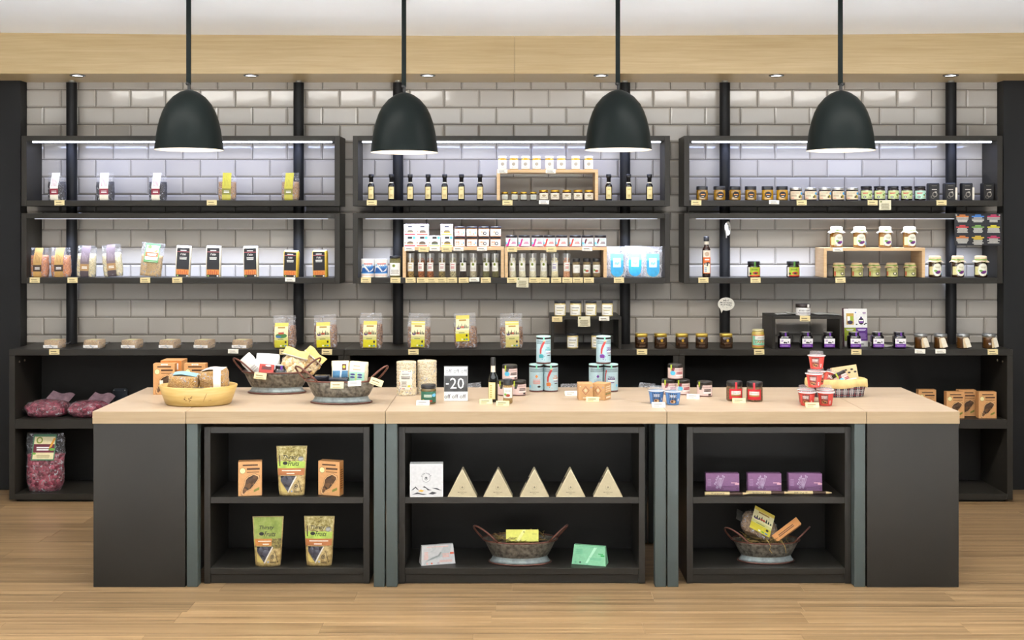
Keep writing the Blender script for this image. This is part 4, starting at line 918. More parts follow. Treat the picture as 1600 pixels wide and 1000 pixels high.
place('tahini_jar', jar(19.4*SC, 30*SC, 3.6*SC, K('#c0a850', .2, coat=.4), K('#d8cc98', .35, metal=.3), tax, .92, .9, z0=.12, z1=.72, arc=75), 'tahini jar with mint and orange label left of riser', 'jar', (PX(1184.4, 6.62), 6.62, ZC), (0, 0, .1))
def whj(p): p.rect(0, 0, 1, 1, K('#eceae6', .5)); p.lines(.15, .6, .85, .85, 2, INK, .55); p.lines(.12, .12, .88, .5, 4, K('#8a8890', .6))
place('butter_jar', jar(22.5*SC, 18.5*SC, 5.6*SC, K('#d9d6d0', .25, coat=.4), K('#2e2320', .35), whj, 1.0, .94, z0=.06, z1=.64, arc=78, extra=lambda r, h, z: [('seal_strip', MB().box(r*.35, r*.62, -r*.96, -r*.90, h*.72, h*.985, WHITE, .0003))]), 'white-labelled jar with dark lid on leaflet riser', 'jar', (PX(1254.5, 6.62), 6.62, RE+.0003), (0, 0, .05))
def pur(p): p.rect(0, 0, 1, 1, K('#f0ecec', .45)); p.rect(0, 0, 1, .4, K('#6a2c94', .45)); p.ell(.45, .54, .1, .1, INK); p.ell(.62, .52, .08, .09, INK); p.ell(.8, .6, .07, .08, INK); p.lines(.1, .66, .35, .9, 2, K('#8a5aa8', .5)); p.lines(.12, .1, .85, .3, 2, K('#a988c4', .5))
def purx(r, h, z): return [('seal_strip', MB().box(-.0008, .0085, -r*.9, -r*.8, h*.64, h*.985, K('#6a34a0', .5), .0003)), ('lid_top', MB().lathe([(r*.7, h*.93), (r*.74, h*.94), (r*.72, h*1.002), (0, h*1.004)], K('#d6d2c8', .35), 18))]
pj = jar(19*SC, 25.6*SC, 4.4*SC, K('#120c14', .1, coat=.6), K('#1d1a20', .3), pur, .76, .74, n=4, z0=.1, z1=.62, extra=purx)
pjl = ['first purple-labelled black jar under leaflet riser, leftmost', 'purple-labelled black jar under middle of leaflet riser', 'purple-labelled black jar under right end of leaflet riser', 'purple-labelled black jar in front of the purple poster', 'purple-labelled black jar just right of the purple poster', 'purple-labelled black jar nearest the silver-lidded honey jars']
for x, l in zip((1225, 1259.4, 1294, 1334, 1370.5, 1404.6), pjl): place('berry_jar', pj, l, 'jar', (PX(x, 6.62), 6.62, ZC), (0, 0, R.uniform(-.1, .1)), 'purple-labelled jars on the right cabinet')
# leaflet poster standing on the right cabinet
Yp = 6.70; W = 36.4*Yp/F; H = 59*Yp/F
t = thing('leaflet_stand', 'standing poster, white over green and purple, beside leaflet riser', 'poster', (PX(1338, Yp), Yp, ZC+.0008), (math.radians(-5), 0, .03))
obj('board', MB().box(-W/2, W/2, 0, .006, 0, H, K('#eceae6', .4)), t)
p = Print(flat(-W/2, 0, W, H, 0)); p.rect(0, 0, 1, 1, K('#ecebe8', .4)); p.rect(0, .15, .5, .5, K('#94a51e', .45)); p.rect(.5, .15, 1, .5, K('#5a2a80', .45)); p.rect(.1, .58, .42, .88, K('#c9a24a', .5)); p.rect(.14, .68, .38, .8, WHITE); p.rect(.26, .68, .4, .8, K('#a6b83a', .5)); p.ell(.26, .64, .12, .05, K('#3c3450', .5)); p.ell(.74, .67, .12, .09, K('#1c1420', .5)); p.rect(.65, .62, .83, .7, K('#7a4aa0', .5)); p.rect(.64, .67, .84, .7, WHITE); p.ell(.74, .765, .04, .03, K('#4a2a70', .5))
for u, v in ((.54, .585), (.88, .59), (.94, .61)): p.ell(u, v, .04, .016, INK)
p.lines(.08, .42, .4, .47, 2, WHITE); p.lines(.56, .42, .95, .47, 2, K('#d8c8e8', .5)); p.lines(.08, .2, .4, .36, 5, K('#c0cc60', .5)); p.lines(.56, .2, .95, .36, 5, K('#9878b8', .5)); p.lines(.8, .86, .95, .92, 2, K('#8a5a98', .5)); p.ell(.5, .9, .03, .018, K('#5a70b0', .5)); p.lines(.1, .04, .9, .1, 2, GREY)
obj('poster_print', p, t)
obj('rear_leaf', MB().box(-W/2-.006, -W/2+.03, .012, .015, 0, H+.004, K('#4a2030', .5)), t)
# leaflets
LF = K('#a8a8a0', .5, var=.2, scale=60)
def leaflet(w, d, seed, m=LF): return MB().grid(lambda u, v: (-w/2+w*u, -d/2+d*v, .0006+.010*abs(math.sin(u*3.1+seed))*(.4+.6*v)), 8, 4, m).grid(lambda u, v: (-w/2+w*(1-u), -d/2+d*v, .0002+.009*abs(math.sin((1-u)*3.1+seed))*(.4+.6*v)), 8, 4, m)
for i, (x, s, l) in enumerate(((1224, .2, 'grey leaflet lying at left on charcoal riser'), (1241, 1.4, 'grey leaflet lying behind the white-labelled jar'), (1290, .6, 'grey leaflet lying at right on charcoal riser'))):
    Yl = 6.70; tag(obj('leaflet', leaflet(.13 if i == 2 else .085, .12, s), None, (PX(x, Yl), Yl-.0+.0*i, RE+.0008+(.004 if i == 1 else 0)), (0, 0, .1*(i-1))), l, 'leaflet', 'leaflets on the riser')
tag(obj('leaflet', leaflet(.07, .1, .3, K('#c3bfae', .5, var=.2, scale=60)), None, (PX(1387, 6.72), 6.72, ZC+.0008), (0, 0, .2)), 'pale leaflet lying between two purple-labelled jars', 'leaflet')
tag(obj('leaflet', leaflet(.07, .1, .9, K('#c3bfae', .5, var=.2, scale=60)), None, (PX(1421, 6.70), 6.70, ZC+.0008), (0, 0, -.3)), 'pale leaflet right of the last purple-labelled jar', 'leaflet')
def hangtag(r, h, z):
    m = MB(); kt = K('#d6bd94', .7)
    for sg, x, a in ((0, .001, .08), (1, .006, .3)):
        w, L = .0125, h*.72; ca, sa = math.cos(a), math.sin(a); y = -r-.003-.0018*sg
        pts = [(x+ca*px_-sa*pz_, h*.80+sa*px_+ca*pz_) for px_, pz_ in ((-w*.5, -.004), (-w, -.012), (-w, -L), (w, -L), (w, -.012), (w*.5, -.004))]
        m.prism([(px_, pz_) for px_, pz_ in pts], y-.0004, y+.0004, kt if sg == 0 else K('#e6dcc6', .7))
    s = MB().tube([(r*1.0*math.cos(a), r*1.0*math.sin(a), h*.775) for a in (math.pi*2*k/18 for k in range(18))], .0008, K('#c8b088', .8), 5, True)
    return [('hang_tag', m), ('string', s)]
hn = jar(20*SC, 23*SC, 4.8*SC, K('#50300e', .12, coat=.6), K('#a9aaa8', .3, metal=.8), None, 1.0, .93, extra=hangtag)
for i, x in enumerate((1438.6, 1469.4, 1504.6, 1545)): place('honey_jar', hn, 'amber jar with silver lid and hanging paper tag, %s of four' % order(i, 4), 'jar', (PX(x, 6.62), 6.62, ZC), (0, 0, (.02, -.25, -.1, .25)[i]), 'tagged honey jars on the right cabinet')
tags([85, 364.5, 444.6, 511, 646, 1003, 1186, 1338, 1437.5, 1469.5, 1551], YU, ZC, 'the low cabinet tops', {1: 'w', 8: 'w', 9: 'w'})
tags([870.5, 912.5, 944], 6.575, RD, 'charcoal riser under mustard jars', {1: 'n', 2: 'w'}); tags([1257.8], 6.575, RE, 'charcoal riser with leaflets')
# ================================================================== INSIDE THE LOW CABINETS
beet = grain('beet_pasta', '#5a1428', '#a84a5c', 60, .35, 1.5)
ZSH = .4588
def beetbag(w, d, h, seed):
    c = pillow(w*.92, d*.9, h*.8, beet, .02, 28, seed); f = pillow(w*.97, d*.95, h*.85, FILM, .018, 30, seed)
    fl = MB().grid(lambda u, v: (-w*.05+w*.5*u+.02*v, d*.1+d*.35*v, h*.78+.035*v-.02*u*u+.008*math.sin(u*7+seed)), 8, 5, K('#8a7078', .25, var=.2, scale=40))
    return meshes([('contents', c), ('film', f, [('flap', fl)])])
place('beet_pasta_bag', beetbag(.245, .2, .115, 2), 'bag of purple pasta lying left on left cabinet shelf', 'bag', (PX(74, 6.68), 6.68, ZSH), (0, 0, .1)); place('beet_pasta_bag', beetbag(.23, .2, .11, 9), 'bag of purple pasta lying half behind the counter corner', 'bag', (PX(139, 6.68), 6.68, ZSH), (0, 0, .05))
def beetl(p): p.rect(0, 0, 1, 1, K('#4c7a5a', .5)); p.rect(.05, .05, .95, .93, K('#e6d8a8', .5)); p.rect(.05, .3, .95, .62, K('#6c1c30', .5)); p.lines(.15, .38, .75, .55, 2, WHITE, .6); p.ell(.28, .77, .14, .13, K('#8a9a3a', .5)); p.ell(.28, .77, .08, .08, K('#e6d8a8', .5)); p.poly([(.7, .45), (.82, .5), (.98, .85), (.88, .85)], K('#e09a30', .5)); p.ell(.85, .42, .13, .05, GREEN); p.ell(.1, .26, .08, .04, K('#7ab040', .5)); p.lines(.2, .1, .8, .22, 3, K('#b0a070', .5))
place('beet_pasta_bag', bag(.205, .322, .11, .205, beet, beetl, seed=44, lwid=.62, lz=(.55, .985), topw=1.02, botw=.82, amp=.012), 'tall standing bag of purple pasta with green-framed label', 'bag', (PX(71, 6.64), 6.64, .046), (0, .01, .05))
# outlet box on the back panel
t = thing('outlet_box', 'dark grey outlet box on left cabinet back panel', 'outlet', (PX(187.5, 6.9), YW-.012-.018-.001, PZ(622, 6.9)))
obj('housing', MB().box(-.043, .043, -.03, 0, -.05, .055, K('#3c4046', .4), .01), t); obj('cover', MB().box(-.034, .034, -.034, -.0301, -.045, .044, K('#2e3238', .3), .003), t)
for sg in (-1, 1): obj('screw', MB().lathe([(0, -.002), (.004, -.002), (.004, 0), (0, 0)], SILVER, 8), t, (sg*.032, -.0302, .047), (math.pi/2, 0, 0))
# orange boxes of rusks (used in several places)
LEAF = [(.18, .08), (.24, .06), (.34, .14), (.52, .2), (.72, .36), (.86, .5), (.84, .56), (.76, .58), (.66, .62), (.56, .58), (.42, .54), (.32, .46), (.28, .32), (.18, .16)]
ORB = K('#cc935c', .55); ORS = K('#bf864e', .55)
def rusk(p):
    cx, cy = .52, .36
    p.rect(0, 0, 1, 1, K('#cf9860', .55)); p.poly([(cx+(u-cx)*1.2, cy+(v-cy)*1.17) for u, v in LEAF], K('#5a3418', .6)); p.poly([(cx+(u-cx)*1.15, cy+(v-cy)*1.13) for u, v in LEAF], K('#d9a872', .55)); p.poly(LEAF, grain('rusk_window', '#2c1c10', '#7a5430', 60))
    p.ell(.18, .74, .13, .09, K('#e8dca0', .5)); p.ring(.18, .74, .13, .09, .12, K('#8a7440', .5)); p.lines(.12, .88, .9, .94, 1, K('#4c3018', .6), .7); p.lines(.36, .76, .92, .83, 1, K('#4c3018', .6), .8); p.lines(.36, .68, .9, .72, 1, K('#6a4420', .6))
    p.poly([(.66, .1), (.9, .17), (.9, .25), (.66, .17)], K('#7a7a30', .5))
def rusks(p): p.rect(0, 0, 1, 1, ORS); p.rect(.2, .1, .5, .85, K('#b8742e', .55)); p.lines(.15, .2, .85, .8, 9, K('#7a4a1c', .6))
RX = cbox(.1, .042, .148, ORB, rusk, rusks)
for x, Yx, l, rz in ((1447, 6.70, 'orange rusk box mostly behind the right counter corner', 0), (1490.8, 6.615, 'orange rusk box in front, left of pair on right shelf', .0), (1509.5, 6.69, 'orange rusk box standing behind the other two', .0), (1540.8, 6.615, 'orange rusk box at far right of right cabinet', .02)):
    place('rusk_box', RX, l, 'box', (PX(x, Yx), Yx, ZSH+.0003), (0, 0, rz), 'orange rusk boxes on the right cabinet shelf')
# crumpled clear bags standing on the middle cabinet shelf, just showing over the counter
for i, x in enumerate((743, 889, 1007)):
    place('cellophane_bag', bag(.10, .178, .06, .12, K('#3a3836', .5), None, film=FILMW, seed=60+i, amp=.01), 'clear cellophane bag behind the counter edge, %s of three' % order(i, 3), 'bag', (PX(x, 6.72), 6.72, ZSH), (0, .1*(i-1), .2), 'clear bags on the middle cabinet shelf')
# ================================================================== ON THE COUNTER
def on(px, py, r=0): Y = YB(py, ZK)+r; return (PX(px, Y), Y, ZK)
# --- wooden bowl and rusk boxes behind it
def bowl_wood():
    m, nt, b = newmat('olive_wood')
    tc = nt.nodes.new('ShaderNodeTexCoord'); mp = nt.nodes.new('ShaderNodeMapping'); mp.inputs['Scale'].default_value = (3, 3, 30)
    nt.links.new(tc.outputs['Object'], mp.inputs['Vector'])
    n = nt.nodes.new('ShaderNodeTexNoise'); n.inputs['Scale'].default_value = 2; n.inputs['Detail'].default_value = 5; n.inputs['Distortion'].default_value = 1
    nt.links.new(mp.outputs['Vector'], n.inputs['Vector'])
    cr = nt.nodes.new('ShaderNodeValToRGB'); cr.color_ramp.elements[0].position = .3; cr.color_ramp.elements[0].color = lin('#bd9a50'); cr.color_ramp.elements[1].position = .7; cr.color_ramp.elements[1].color = lin('#d2b272')
    nt.links.new(n.outputs['Fac'], cr.inputs['Fac']); nt.links.new(cr.outputs['Color'], b.inputs['Base Color']); b.inputs['Roughness'].default_value = .4
    return m
BW = bowl_wood(); KNOT = K('#7a5626', .6)
def oval(prof, m, sy, seg=40): return MB().lathe(prof, m, seg, 2, 1, sy)
Yw = YB(637, ZK)+.115; xb = PX(310, Yw)
t = thing('wooden_bowl', 'oval yellow wooden bowl with knots on left counter', 'bowl', (xb, Yw, ZK+.0006))
obj('bowl_wall', oval([(0, .0), (.138, 0), (.145, .006), (.172, .082), (.170, .0855), (.160, .084), (.136, .018), (0, .014)], BW, .72), t)
mp = lambda u, v, o: ((.147+.024*v+o)*math.sin((u-.5)*1.6), -(.147+.024*v+o)*.72*math.cos((u-.5)*1.6), .012+.068*v)
mp.n = (12, 3); mp.a = 3.0
p = Print(mp); [p.ell(u, v, ru, rv, KNOT, 8) for u, v, ru, rv in ((.375, .34, .016, .05), (.40, .25, .01, .04), (.388, .46, .008, .035), (.455, .36, .012, .06), (.475, .27, .02, .035), (.49, .42, .018, .04), (.505, .5, .012, .03), (.46, .18, .012, .03))]; p.ell(.478, .2, .014, .05, BW, 8); p.poly([(.70, .1), (.71, .28), (.725, .45), (.75, .7), (.758, .72), (.735, .46), (.718, .28)], KNOT); p.poly([(.78, .2), (.83, .26), (.86, .24), (.83, .23)], KNOT)
obj('knot_marks', p, t)
bread = grain('brown_rusk', '#a0763c', '#c89e5e', 240, .7, 1.0)
def rusk_pack(w, d, h, seed, top):
    c = MB().loft([(h*k/7, w/2*(1-.10*abs(k/3.5-1)**2), d/2*(1-.08*abs(k/3.5-1)**2)) for k in range(8)], bread, 28, 5, .008, 45, seed)
    f = MB().loft([(h*k/7-.0005+.001*k/7, w/2*(1.03-.08*abs(k/3.5-1)**2), d/2*(1.04-.06*abs(k/3.5-1)**2)) for k in range(8)], FILM, 28, 4.5, .008, 50, seed+2)
    lb = MB().grid(lambda u, v: (-w*.36+w*.8*u, -d*.3+d*.6*v, h+.006+.003*math.sin(u*5)-.01*(u-.5)**2), 8, 4, top)
    return meshes([('contents', c), ('film', f), ('label', lb)])
place('rusk_pack', rusk_pack(.128, .10, .072, 3, K('#8fc6de', .4)), 'clear pack of rusks with blue label in wooden bowl', 'pack', (PX(288, Yw), Yw-.005, ZK+.05), (.12, .05, .08))
P = rusk_pack(.118, .10, .085, 8, K('#ece8de', .4))
band = MB().grid(lambda u, v: ((.018+.034*v)+.05*(u-.5)*.2, -.062+.0*v+.05*0+.0-.001 + (.0 if u < .5 else .02*(u-.5)), .004+.1*u), 8, 3, K('#efece6', .4)).mesh('paper_band')
place('rusk_pack', P+[('paper_band', band, [])], 'clear pack of rusks with white paper band in wooden bowl', 'pack', (PX(336, Yw), Yw+.008, ZK+.056), (.1, -.1, -.1))
place('price_stub', meshes([('stub', MB().box(-.025, .025, -.004, .004, 0, .0016, K('#4a4436', .6), .0004))]), 'thin dark card edge on the front rim of wooden bowl', 'card', (PX(309.5, Yw-.12), Yw-.1195, ZK+.0858))
def stk(p): rusk(p); p.rect(.36, .955, .68, .995, WHITE); p.lines(.42, .965, .62, .985, 1, INK); p.rect(.3, .33, .46, .46, K('#efe9d8', .5))
RS = cbox(.1, .042, .145, ORB, stk, rusks)
place('rusk_box', RS, 'orange rusk box behind the wooden bowl, left', 'box', (PX(258, 5.52), 5.52, ZK), (0, 0, .04)); place('rusk_box', RS, 'orange rusk box behind the wooden bowl, right', 'box', (PX(306, 5.52), 5.52, ZK), (0, 0, .0))
def sidef(p): p.rect(0, 0, 1, 1, K('#d68844', .55)); p.rect(.5, .72, .85, .92, WHITE); p.ell(.67, .82, .12, .07, INK); p.rect(.5, .5, .85, .64, K('#78b04a', .5)); p.lines(.1, .3, .4, .9, 9, K('#a8642c', .6)); p.lines(.2, .28, .9, .34, 1, K('#a8642c', .6))
place('rusk_box', cbox(.1, .1, .15, ORB, sidef), 'orange rusk box turned sideways between two others', 'box', (PX(272, 5.63), 5.63, ZK))
# --- zinc bowls with copper rims
def zinc():
    m, nt, b = newmat('aged_zinc')
    tc = nt.nodes.new('ShaderNodeTexCoord'); n = nt.nodes.new('ShaderNodeTexNoise'); n.inputs['Scale'].default_value = 60; n.inputs['Detail'].default_value = 6
    nt.links.new(tc.outputs['Object'], n.inputs['Vector'])
    cr = nt.nodes.new('ShaderNodeValToRGB'); e = cr.color_ramp.elements; e[0].position = .32; e[0].color = lin('#4a463e'); e[1].position = .7; e[1].color = lin('#8d887c')
    nt.links.new(n.outputs['Fac'], cr.inputs['Fac']); nt.links.new(cr.outputs['Color'], b.inputs['Base Color'])
    b.inputs['Metallic'].default_value = .45; b.inputs['Roughness'].default_value = .45
    v = nt.nodes.new('ShaderNodeTexVoronoi'); v.inputs['Scale'].default_value = 70; nt.links.new(tc.outputs['Object'], v.inputs['Vector'])
    bp = nt.nodes.new('ShaderNodeBump'); bp.inputs['Strength'].default_value = .7; bp.inputs['Distance'].default_value = .003
    nt.links.new(v.outputs['Distance'], bp.inputs['Height']); nt.links.new(bp.outputs['Normal'], b.inputs['Normal'])
    return m
ZINC = zinc(); ZFOOT = K('#8e9694', .45, metal=.4, var=.25, scale=50, bump=.4); COPP = K('#6e463a', .38, metal=.5, var=.25, scale=60)
SYB = .56
def ring_pts(a, z, sy, n=40): return [(a*math.cos(2*math.pi*k/n), a*sy*math.sin(2*math.pi*k/n), z) for k in range(n)]
def zbowl():
    P = [('bowl_wall', oval([(0, .032), (.118, .030), (.124, .034), (.134, .052), (.152, .088), (.163, .101), (.160, .101), (.149, .088), (.13, .052), (.118, .038), (0, .036)], ZINC, SYB)),
         ('foot', oval([(.120, .034), (.119, .028), (.124, .016), (.136, .003), (.133, .003), (.12, .016), (.115, .03)], ZFOOT, SYB)),
         ('rim', MB().tube(ring_pts(.1625, .1015, SYB), .0036, COPP, 8, True)), ('foot_rim', MB().tube(ring_pts(.1355, .004, SYB), .0036, COPP, 8, True))]
    for sg in (-1, 1):
        ta, tb = (math.radians(8), math.radians(-40)) if sg > 0 else (math.radians(0), math.radians(-54)); pts = []
        A = Vector((sg*.1625*math.cos(ta), .1625*SYB*math.sin(ta), .102)); B_ = Vector((sg*.1625*math.cos(tb), .1625*SYB*math.sin(tb), .102))
        for k in range(15):
            a = math.pi*k/14; q = A.lerp(B_, (1-math.cos(a))/2)+Vector((sg*.062, -.004, .064))*math.sin(a)**.75; pts.append(tuple(q))
        P.append(('handle', MB().tube(pts, .0042, COPP, 8)))
    return meshes(P)
ZB_ = zbowl()
Y1 = YB(617, ZK)+.078; Y2 = YB(633, ZK)+.078
X1, X2 = PX(433, Y1), PX(533.5, Y2)
place('zinc_bowl', ZB_, 'zinc bowl with copper rim at the back, holding popcorn bags', 'bowl', (X1, Y1, ZK), (0, 0, .0), 'zinc bowls')
place('zinc_bowl', ZB_, 'zinc bowl with copper rim in front, holding two paper packs', 'bowl', (X2, Y2, ZK), (0, 0, .0), 'zinc bowls')
def pack(w, d, h, m, front=None, seed=0, amp=.004, n=5):
    c = MB().loft([(h*k/8, w/2*(1-.05*abs(k/4-1)**3), d/2*(1-.15*abs(k/4-1)**3)) for k in range(9)], m, 26, n, amp, 50, seed)
    P = [('pack', c)]
    if front:
        p = Print(flat(-w*.42, h*.06, w*.84, h*.88, -d/2-amp*.55)); front(p); P.append(('label', p))
    return meshes(P)
# back bowl contents
zb = ZK+.055
place('snack_pouch', pack(.062, .026, .115, K('#d8d4cc', .35, var=.15, scale=30), lambda p: (p.lines(.1, .2, .8, .5, 3, K('#b0a8a0', .5))), 1), 'white snack pouch leaning on left rim of back bowl', 'pouch', (X1-.075, Y1-.02, zb+.012), (-.2, -.75, .1))
def redl(p): p.rect(0, 0, 1, 1, K('#b83a2c', .4)); p.rect(.15, .35, .85, .8, K('#7a2420', .4)); p.lines(.2, .45, .8, .7, 2, K('#3a3034', .4)); p.ell(.6, .86, .2, .1, WHITE)
place('snack_pouch', pack(.115, .035, .095, K('#dcdfe2', .25, var=.15, scale=30), None, 2, .007), 'crumpled white pouch in the middle of back bowl', 'pouch', (X1-.055, Y1+.01, zb+.025), (-.3, .06, 0))
place('red_carton', cbox(.068, .02, .042, K('#a83428', .4), redl), 'small red carton in the back zinc bowl', 'box', (X1-.045, Y1-.035, zb+.033), (-.35, .1, .1))
place('berry_jar', pj, 'purple-sealed jar lying in the back zinc bowl', 'jar', (X1+.022, Y1-.012, zb-.014), (0, 0, .1))
pop = grain('popcorn', '#c99a4e', '#f4e2b4', 70, .6, 1.6)
def popbag(seed, w, h):
    c = pillow(w, .075, h*.72, pop, .012, 60, seed, 3); f = pillow(w*1.05, .082, h*.76, FILM, .010, 50, seed, 3)
    hd = MB().grid(lambda u, v: (-w*.52+w*1.04*u, -.012+.024*v-.02, h*.70+h*.24*v+.004*math.sin(u*8)), 8, 4, K('#d9b868', .45, var=.25, scale=45))
    ed = MB().tube([(-w*.54, -.034, h*.695), (0, -.036, h*.70), (w*.54, -.034, h*.695)], .003, K('#c9c2b4', .4), 6)
    return meshes([('contents', c), ('film', f), ('header_card', hd, [('header_edge', ed)])])
place('popcorn_bag', popbag(3, .115, .14), 'bag of popcorn with yellow header in back bowl', 'bag', (X1+.066, Y1-.006, zb+.008), (-.12, .25, -.1)); place('popcorn_bag', popbag(6, .1, .13), 'bag of popcorn leaning through right handle of back bowl', 'bag', (X1+.112, Y1+.03, zb+.012), (-.12, .7, -.1))
# front bowl contents
zb = ZK+.055
def sea(p): p.rect(0, 0, 1, .62, K('#4a7a9c', .5, var=.3, scale=40)); p.rect(0, .62, 1, 1, K('#ece4d0', .5)); p.rect(.62, .64, .9, .94, K('#5a2c20', .5)); p.ell(.75, .8, .08, .07, K('#c8d030', .5)); p.poly([(.45, .2), (.55, .2), (.62, .62), (.5, .62)], K('#c8d4d8', .5))
def dfl(p): p.rect(0, 0, 1, .58, K('#a3cdb4', .5)); p.rect(0, .58, 1, 1, K('#e8dcbc', .5)); p.ell(.45, .3, .03, .24, K('#cfd060', .5)); 
def dfl2(p):
    dfl(p)
    for u, v in ((.22, .44), (.7, .44), (.22, .3), (.7, .32)): p.ell(u, v, .16, .045, K('#4a3a80', .5))
    p.lines(.15, .66, .8, .76, 1, K('#c8a078', .5)); p.lines(.2, .84, .7, .92, 1, K('#b09878', .5))
ricep = K('#e4d6b4', .5, var=.15, scale=120)
place('rice_pack', pack(.08, .05, .105, ricep, sea, 5), 'paper pack with blue sea picture in front bowl', 'pack', (X2-.005, Y2+.012, zb+.022), (-.06, 0, .05)); place('rice_pack', pack(.082, .05, .102, ricep, dfl2, 6), 'paper pack with green dragonfly label in front bowl', 'pack', (X2+.07, Y2+.012, zb+.02), (-.06, .06, -.1))
dark = K('#24262e', .2, var=.3, scale=60)
place('liquorice_pack', pack(.068, .05, .026, dark, None, 7, .005), 'shiny black packet at left in front zinc bowl', 'packet', (X2-.085, Y2-.01, zb+.042), (0, .0, .1)); place('liquorice_pack', pack(.09, .045, .03, dark, lambda p: p.lines(.1, .1, .9, .35, 1, WHITE), 8, .004), 'shiny black packet before the two paper packs', 'packet', (X2-.005, Y2-.048, zb+.033), (0, 0, 0))
def rimtag(px, py, Yt, P, l, ry=0, rx=-.35): place('price_card', P, l, 'price card', (PX(px, Yt), Yt, PZ(py, Yt)), (rx, ry, 0), 'price cards on the bowls')
rimtag(407.5, 583, Y1-.096, TK, 'cream price card on rim of the back zinc bowl', .1); rimtag(527, 597.2, Y2-.096, TK, 'cream price card on front rim of front zinc bowl'); rimtag(554, 595.5, Y2-.094, TW, 'white price card on front rim of front zinc bowl', -.05); rimtag(590, 592.5, Y2-.07, TK, 'tilted cream price card below right handle of front bowl', .35)
# --- rice cakes
cake = grain('puffed_rice', '#d8c294', '#f2e4c4', 190, .7, 1.3)
def cakes(lab, seed):
    w, h = 30.5, 53; r = .0455; hh = .155; m = MB()
    secs = []
    for k in range(10): 
        z0 = hh*k/10; secs += [(z0+.0005, r*.975, r*.975), (z0+.003, r, r), (z0+hh/10-.003, r, r), (z0+hh/10-.0005, r*.975, r*.975)]
    c = m.loft(secs, cake, 30, 2, .0016, 160, seed); P = [('rice_cakes', c), ('film', MB().loft([(0, r*1.01, r*1.01), (hh, r*1.02, r*1.02), (hh+.003, r*.9, r*.9)], FILM, 30, 2, .001, 80, seed, caps=False))]
    if lab:
        p = Print(cyl(r*1.02, .03, .088, 40)); p.rect(0, 0, 1, 1, K('#ece6d8', .5)); rr = random.Random(4)
        for k in range(22): 
            e = rr.choice((0, 1)); u, v = (rr.choice((.06, .94)), rr.random()*.9+.05) if e else (rr.random()*.9+.05, rr.choice((.05, .95))); p.ell(u, v, .035, .025, K(rr.choice(('#c8403c', '#4a8a4c', '#d8a030', '#6a4a98')), .5))
        p.lines(.2, .78, .8, .86, 1, GREY); p.lines(.15, .55, .85, .72, 2, K('#7a7268', .5)); p.lines(.2, .15, .6, .45, 4, K('#a8a090', .5)); p.rect(.65, .12, .85, .22, K('#c8c030', .5)); P.append(('label', p))
    return meshes(P)
x, y, z = on(635, 619, .046); place('rice_cake_pack', cakes(1, 1), 'labelled stack of puffed rice cakes, left of pair', 'pack', (x, y, z)); x, y, z = on(667, 617, .046); place('rice_cake_pack', cakes(0, 2), 'plain stack of puffed rice cakes behind green-labelled jar', 'pack', (x, y, z))
def grnl(p): p.rect(0, 0, 1, 1, K('#2f6650', .5)); p.ell(.82, .66, .14, .16, K('#6cb8e0', .5)); p.lines(.2, .5, .7, .78, 2, K('#d8e0d0', .5)); p.rect(.1, .05, .7, .22, K('#b8402c', .5)); p.ell(.2, .18, .08, .1, K('#e0b030', .5))
x, y, z = on(669.5, 632, .034); place('sauce_jar', jar(.0675, .085, .017, K('#6a5a38', .15, coat=.5), K('#1e1d1e', .35), grnl, 1.0, .93, z0=.1, z1=.66, arc=72), 'black-lidded jar with dark green label before rice cakes', 'jar', (x, y, z), (0, 0, .1))
# --- discount sign
x, y, z = on(712.3, 627, 0); W = 37.2*y/F; H = 54.5*y/F
t = thing('discount_sign', 'white card sign with chalkboard band reading minus 20', 'sign', (x, y, z+.0008), (math.radians(-4), 0, .02))
obj('card', MB().box(-W/2, W/2, 0, .004, 0, H, K('#f2f1ee', .5)), t)
p = Print(flat(-W/2, 0, W, H, 0)); p.rect(0, .27, 1, .725, K('#4a4a4a', .7, var=.3, scale=30)); p.rect(0, .975, 1, 1, K('#6a6a68', .5)); p.rect(0, .27, .02, .975, K('#7a7a78', .5)); p.rect(.98, .27, 1, .975, K('#7a7a78', .5))
p.text('off off off', .52, .855, .115, K('#222222', .6), w=.9); p.text('off off off', .47, .135, .115, K('#222222', .6), w=.9); p.text('20', .55, .505, .31, K('#eeeeea', .6), w=.58, bold=.0); p.rect(.08, .475, .2, .51, K('#e4e4e0', .6))
obj('lettering', p, t)
# --- bottle and small shaker and pink-labelled jars
r = .0215; h = .200; bb = MB().lathe([(0, .001), (r*.92, .001), (r, .004), (r, .1), (r*.9, .112), (r*.5, .132), (r*.44, .15), (r*.44, .19)], K('#0e0d0c', .1, coat=.6), 24)
nk = MB().lathe([(r*.46, .13), (r*.5, .135), (r*.47, .165)], K('#c8beaa', .3), 18); cp = MB().lathe([(r*.5, .163), (r*.54, .164), (r*.52, .197), (r*.42, .2), (0, .2)], K('#252220', .4), 18)
p = Print(cyl(r, .015, .075, 48)); p.rect(0, 0, 1, 1, K('#d9c583', .45)); p.rect(.1, .05, .9, .95, K('#e8d9a4', .45)); p.lines(.3, .1, .6, .9, 6, K('#c0a860', .5))
x, y, z = on(770.5, 629, .022); place('oil_bottle', meshes([('body', bb), ('neck', nk), ('capsule', cp), ('label', p)]), 'tall black bottle with pale gold label on the counter', 'bottle', (x, y, z), (0, 0, -.35))
x, y, z = on(793.5, 631, .022); place('spice_shaker', jar(.043, .108, .026, grain('saffron_spice', '#8a6a3a', '#c8a870', 500), K('#262628', .4), rosel(1), 1.0, .84, z0=.24, z1=.66), 'black-capped spice shaker with leaf label on the counter', 'shaker', (x, y, z))
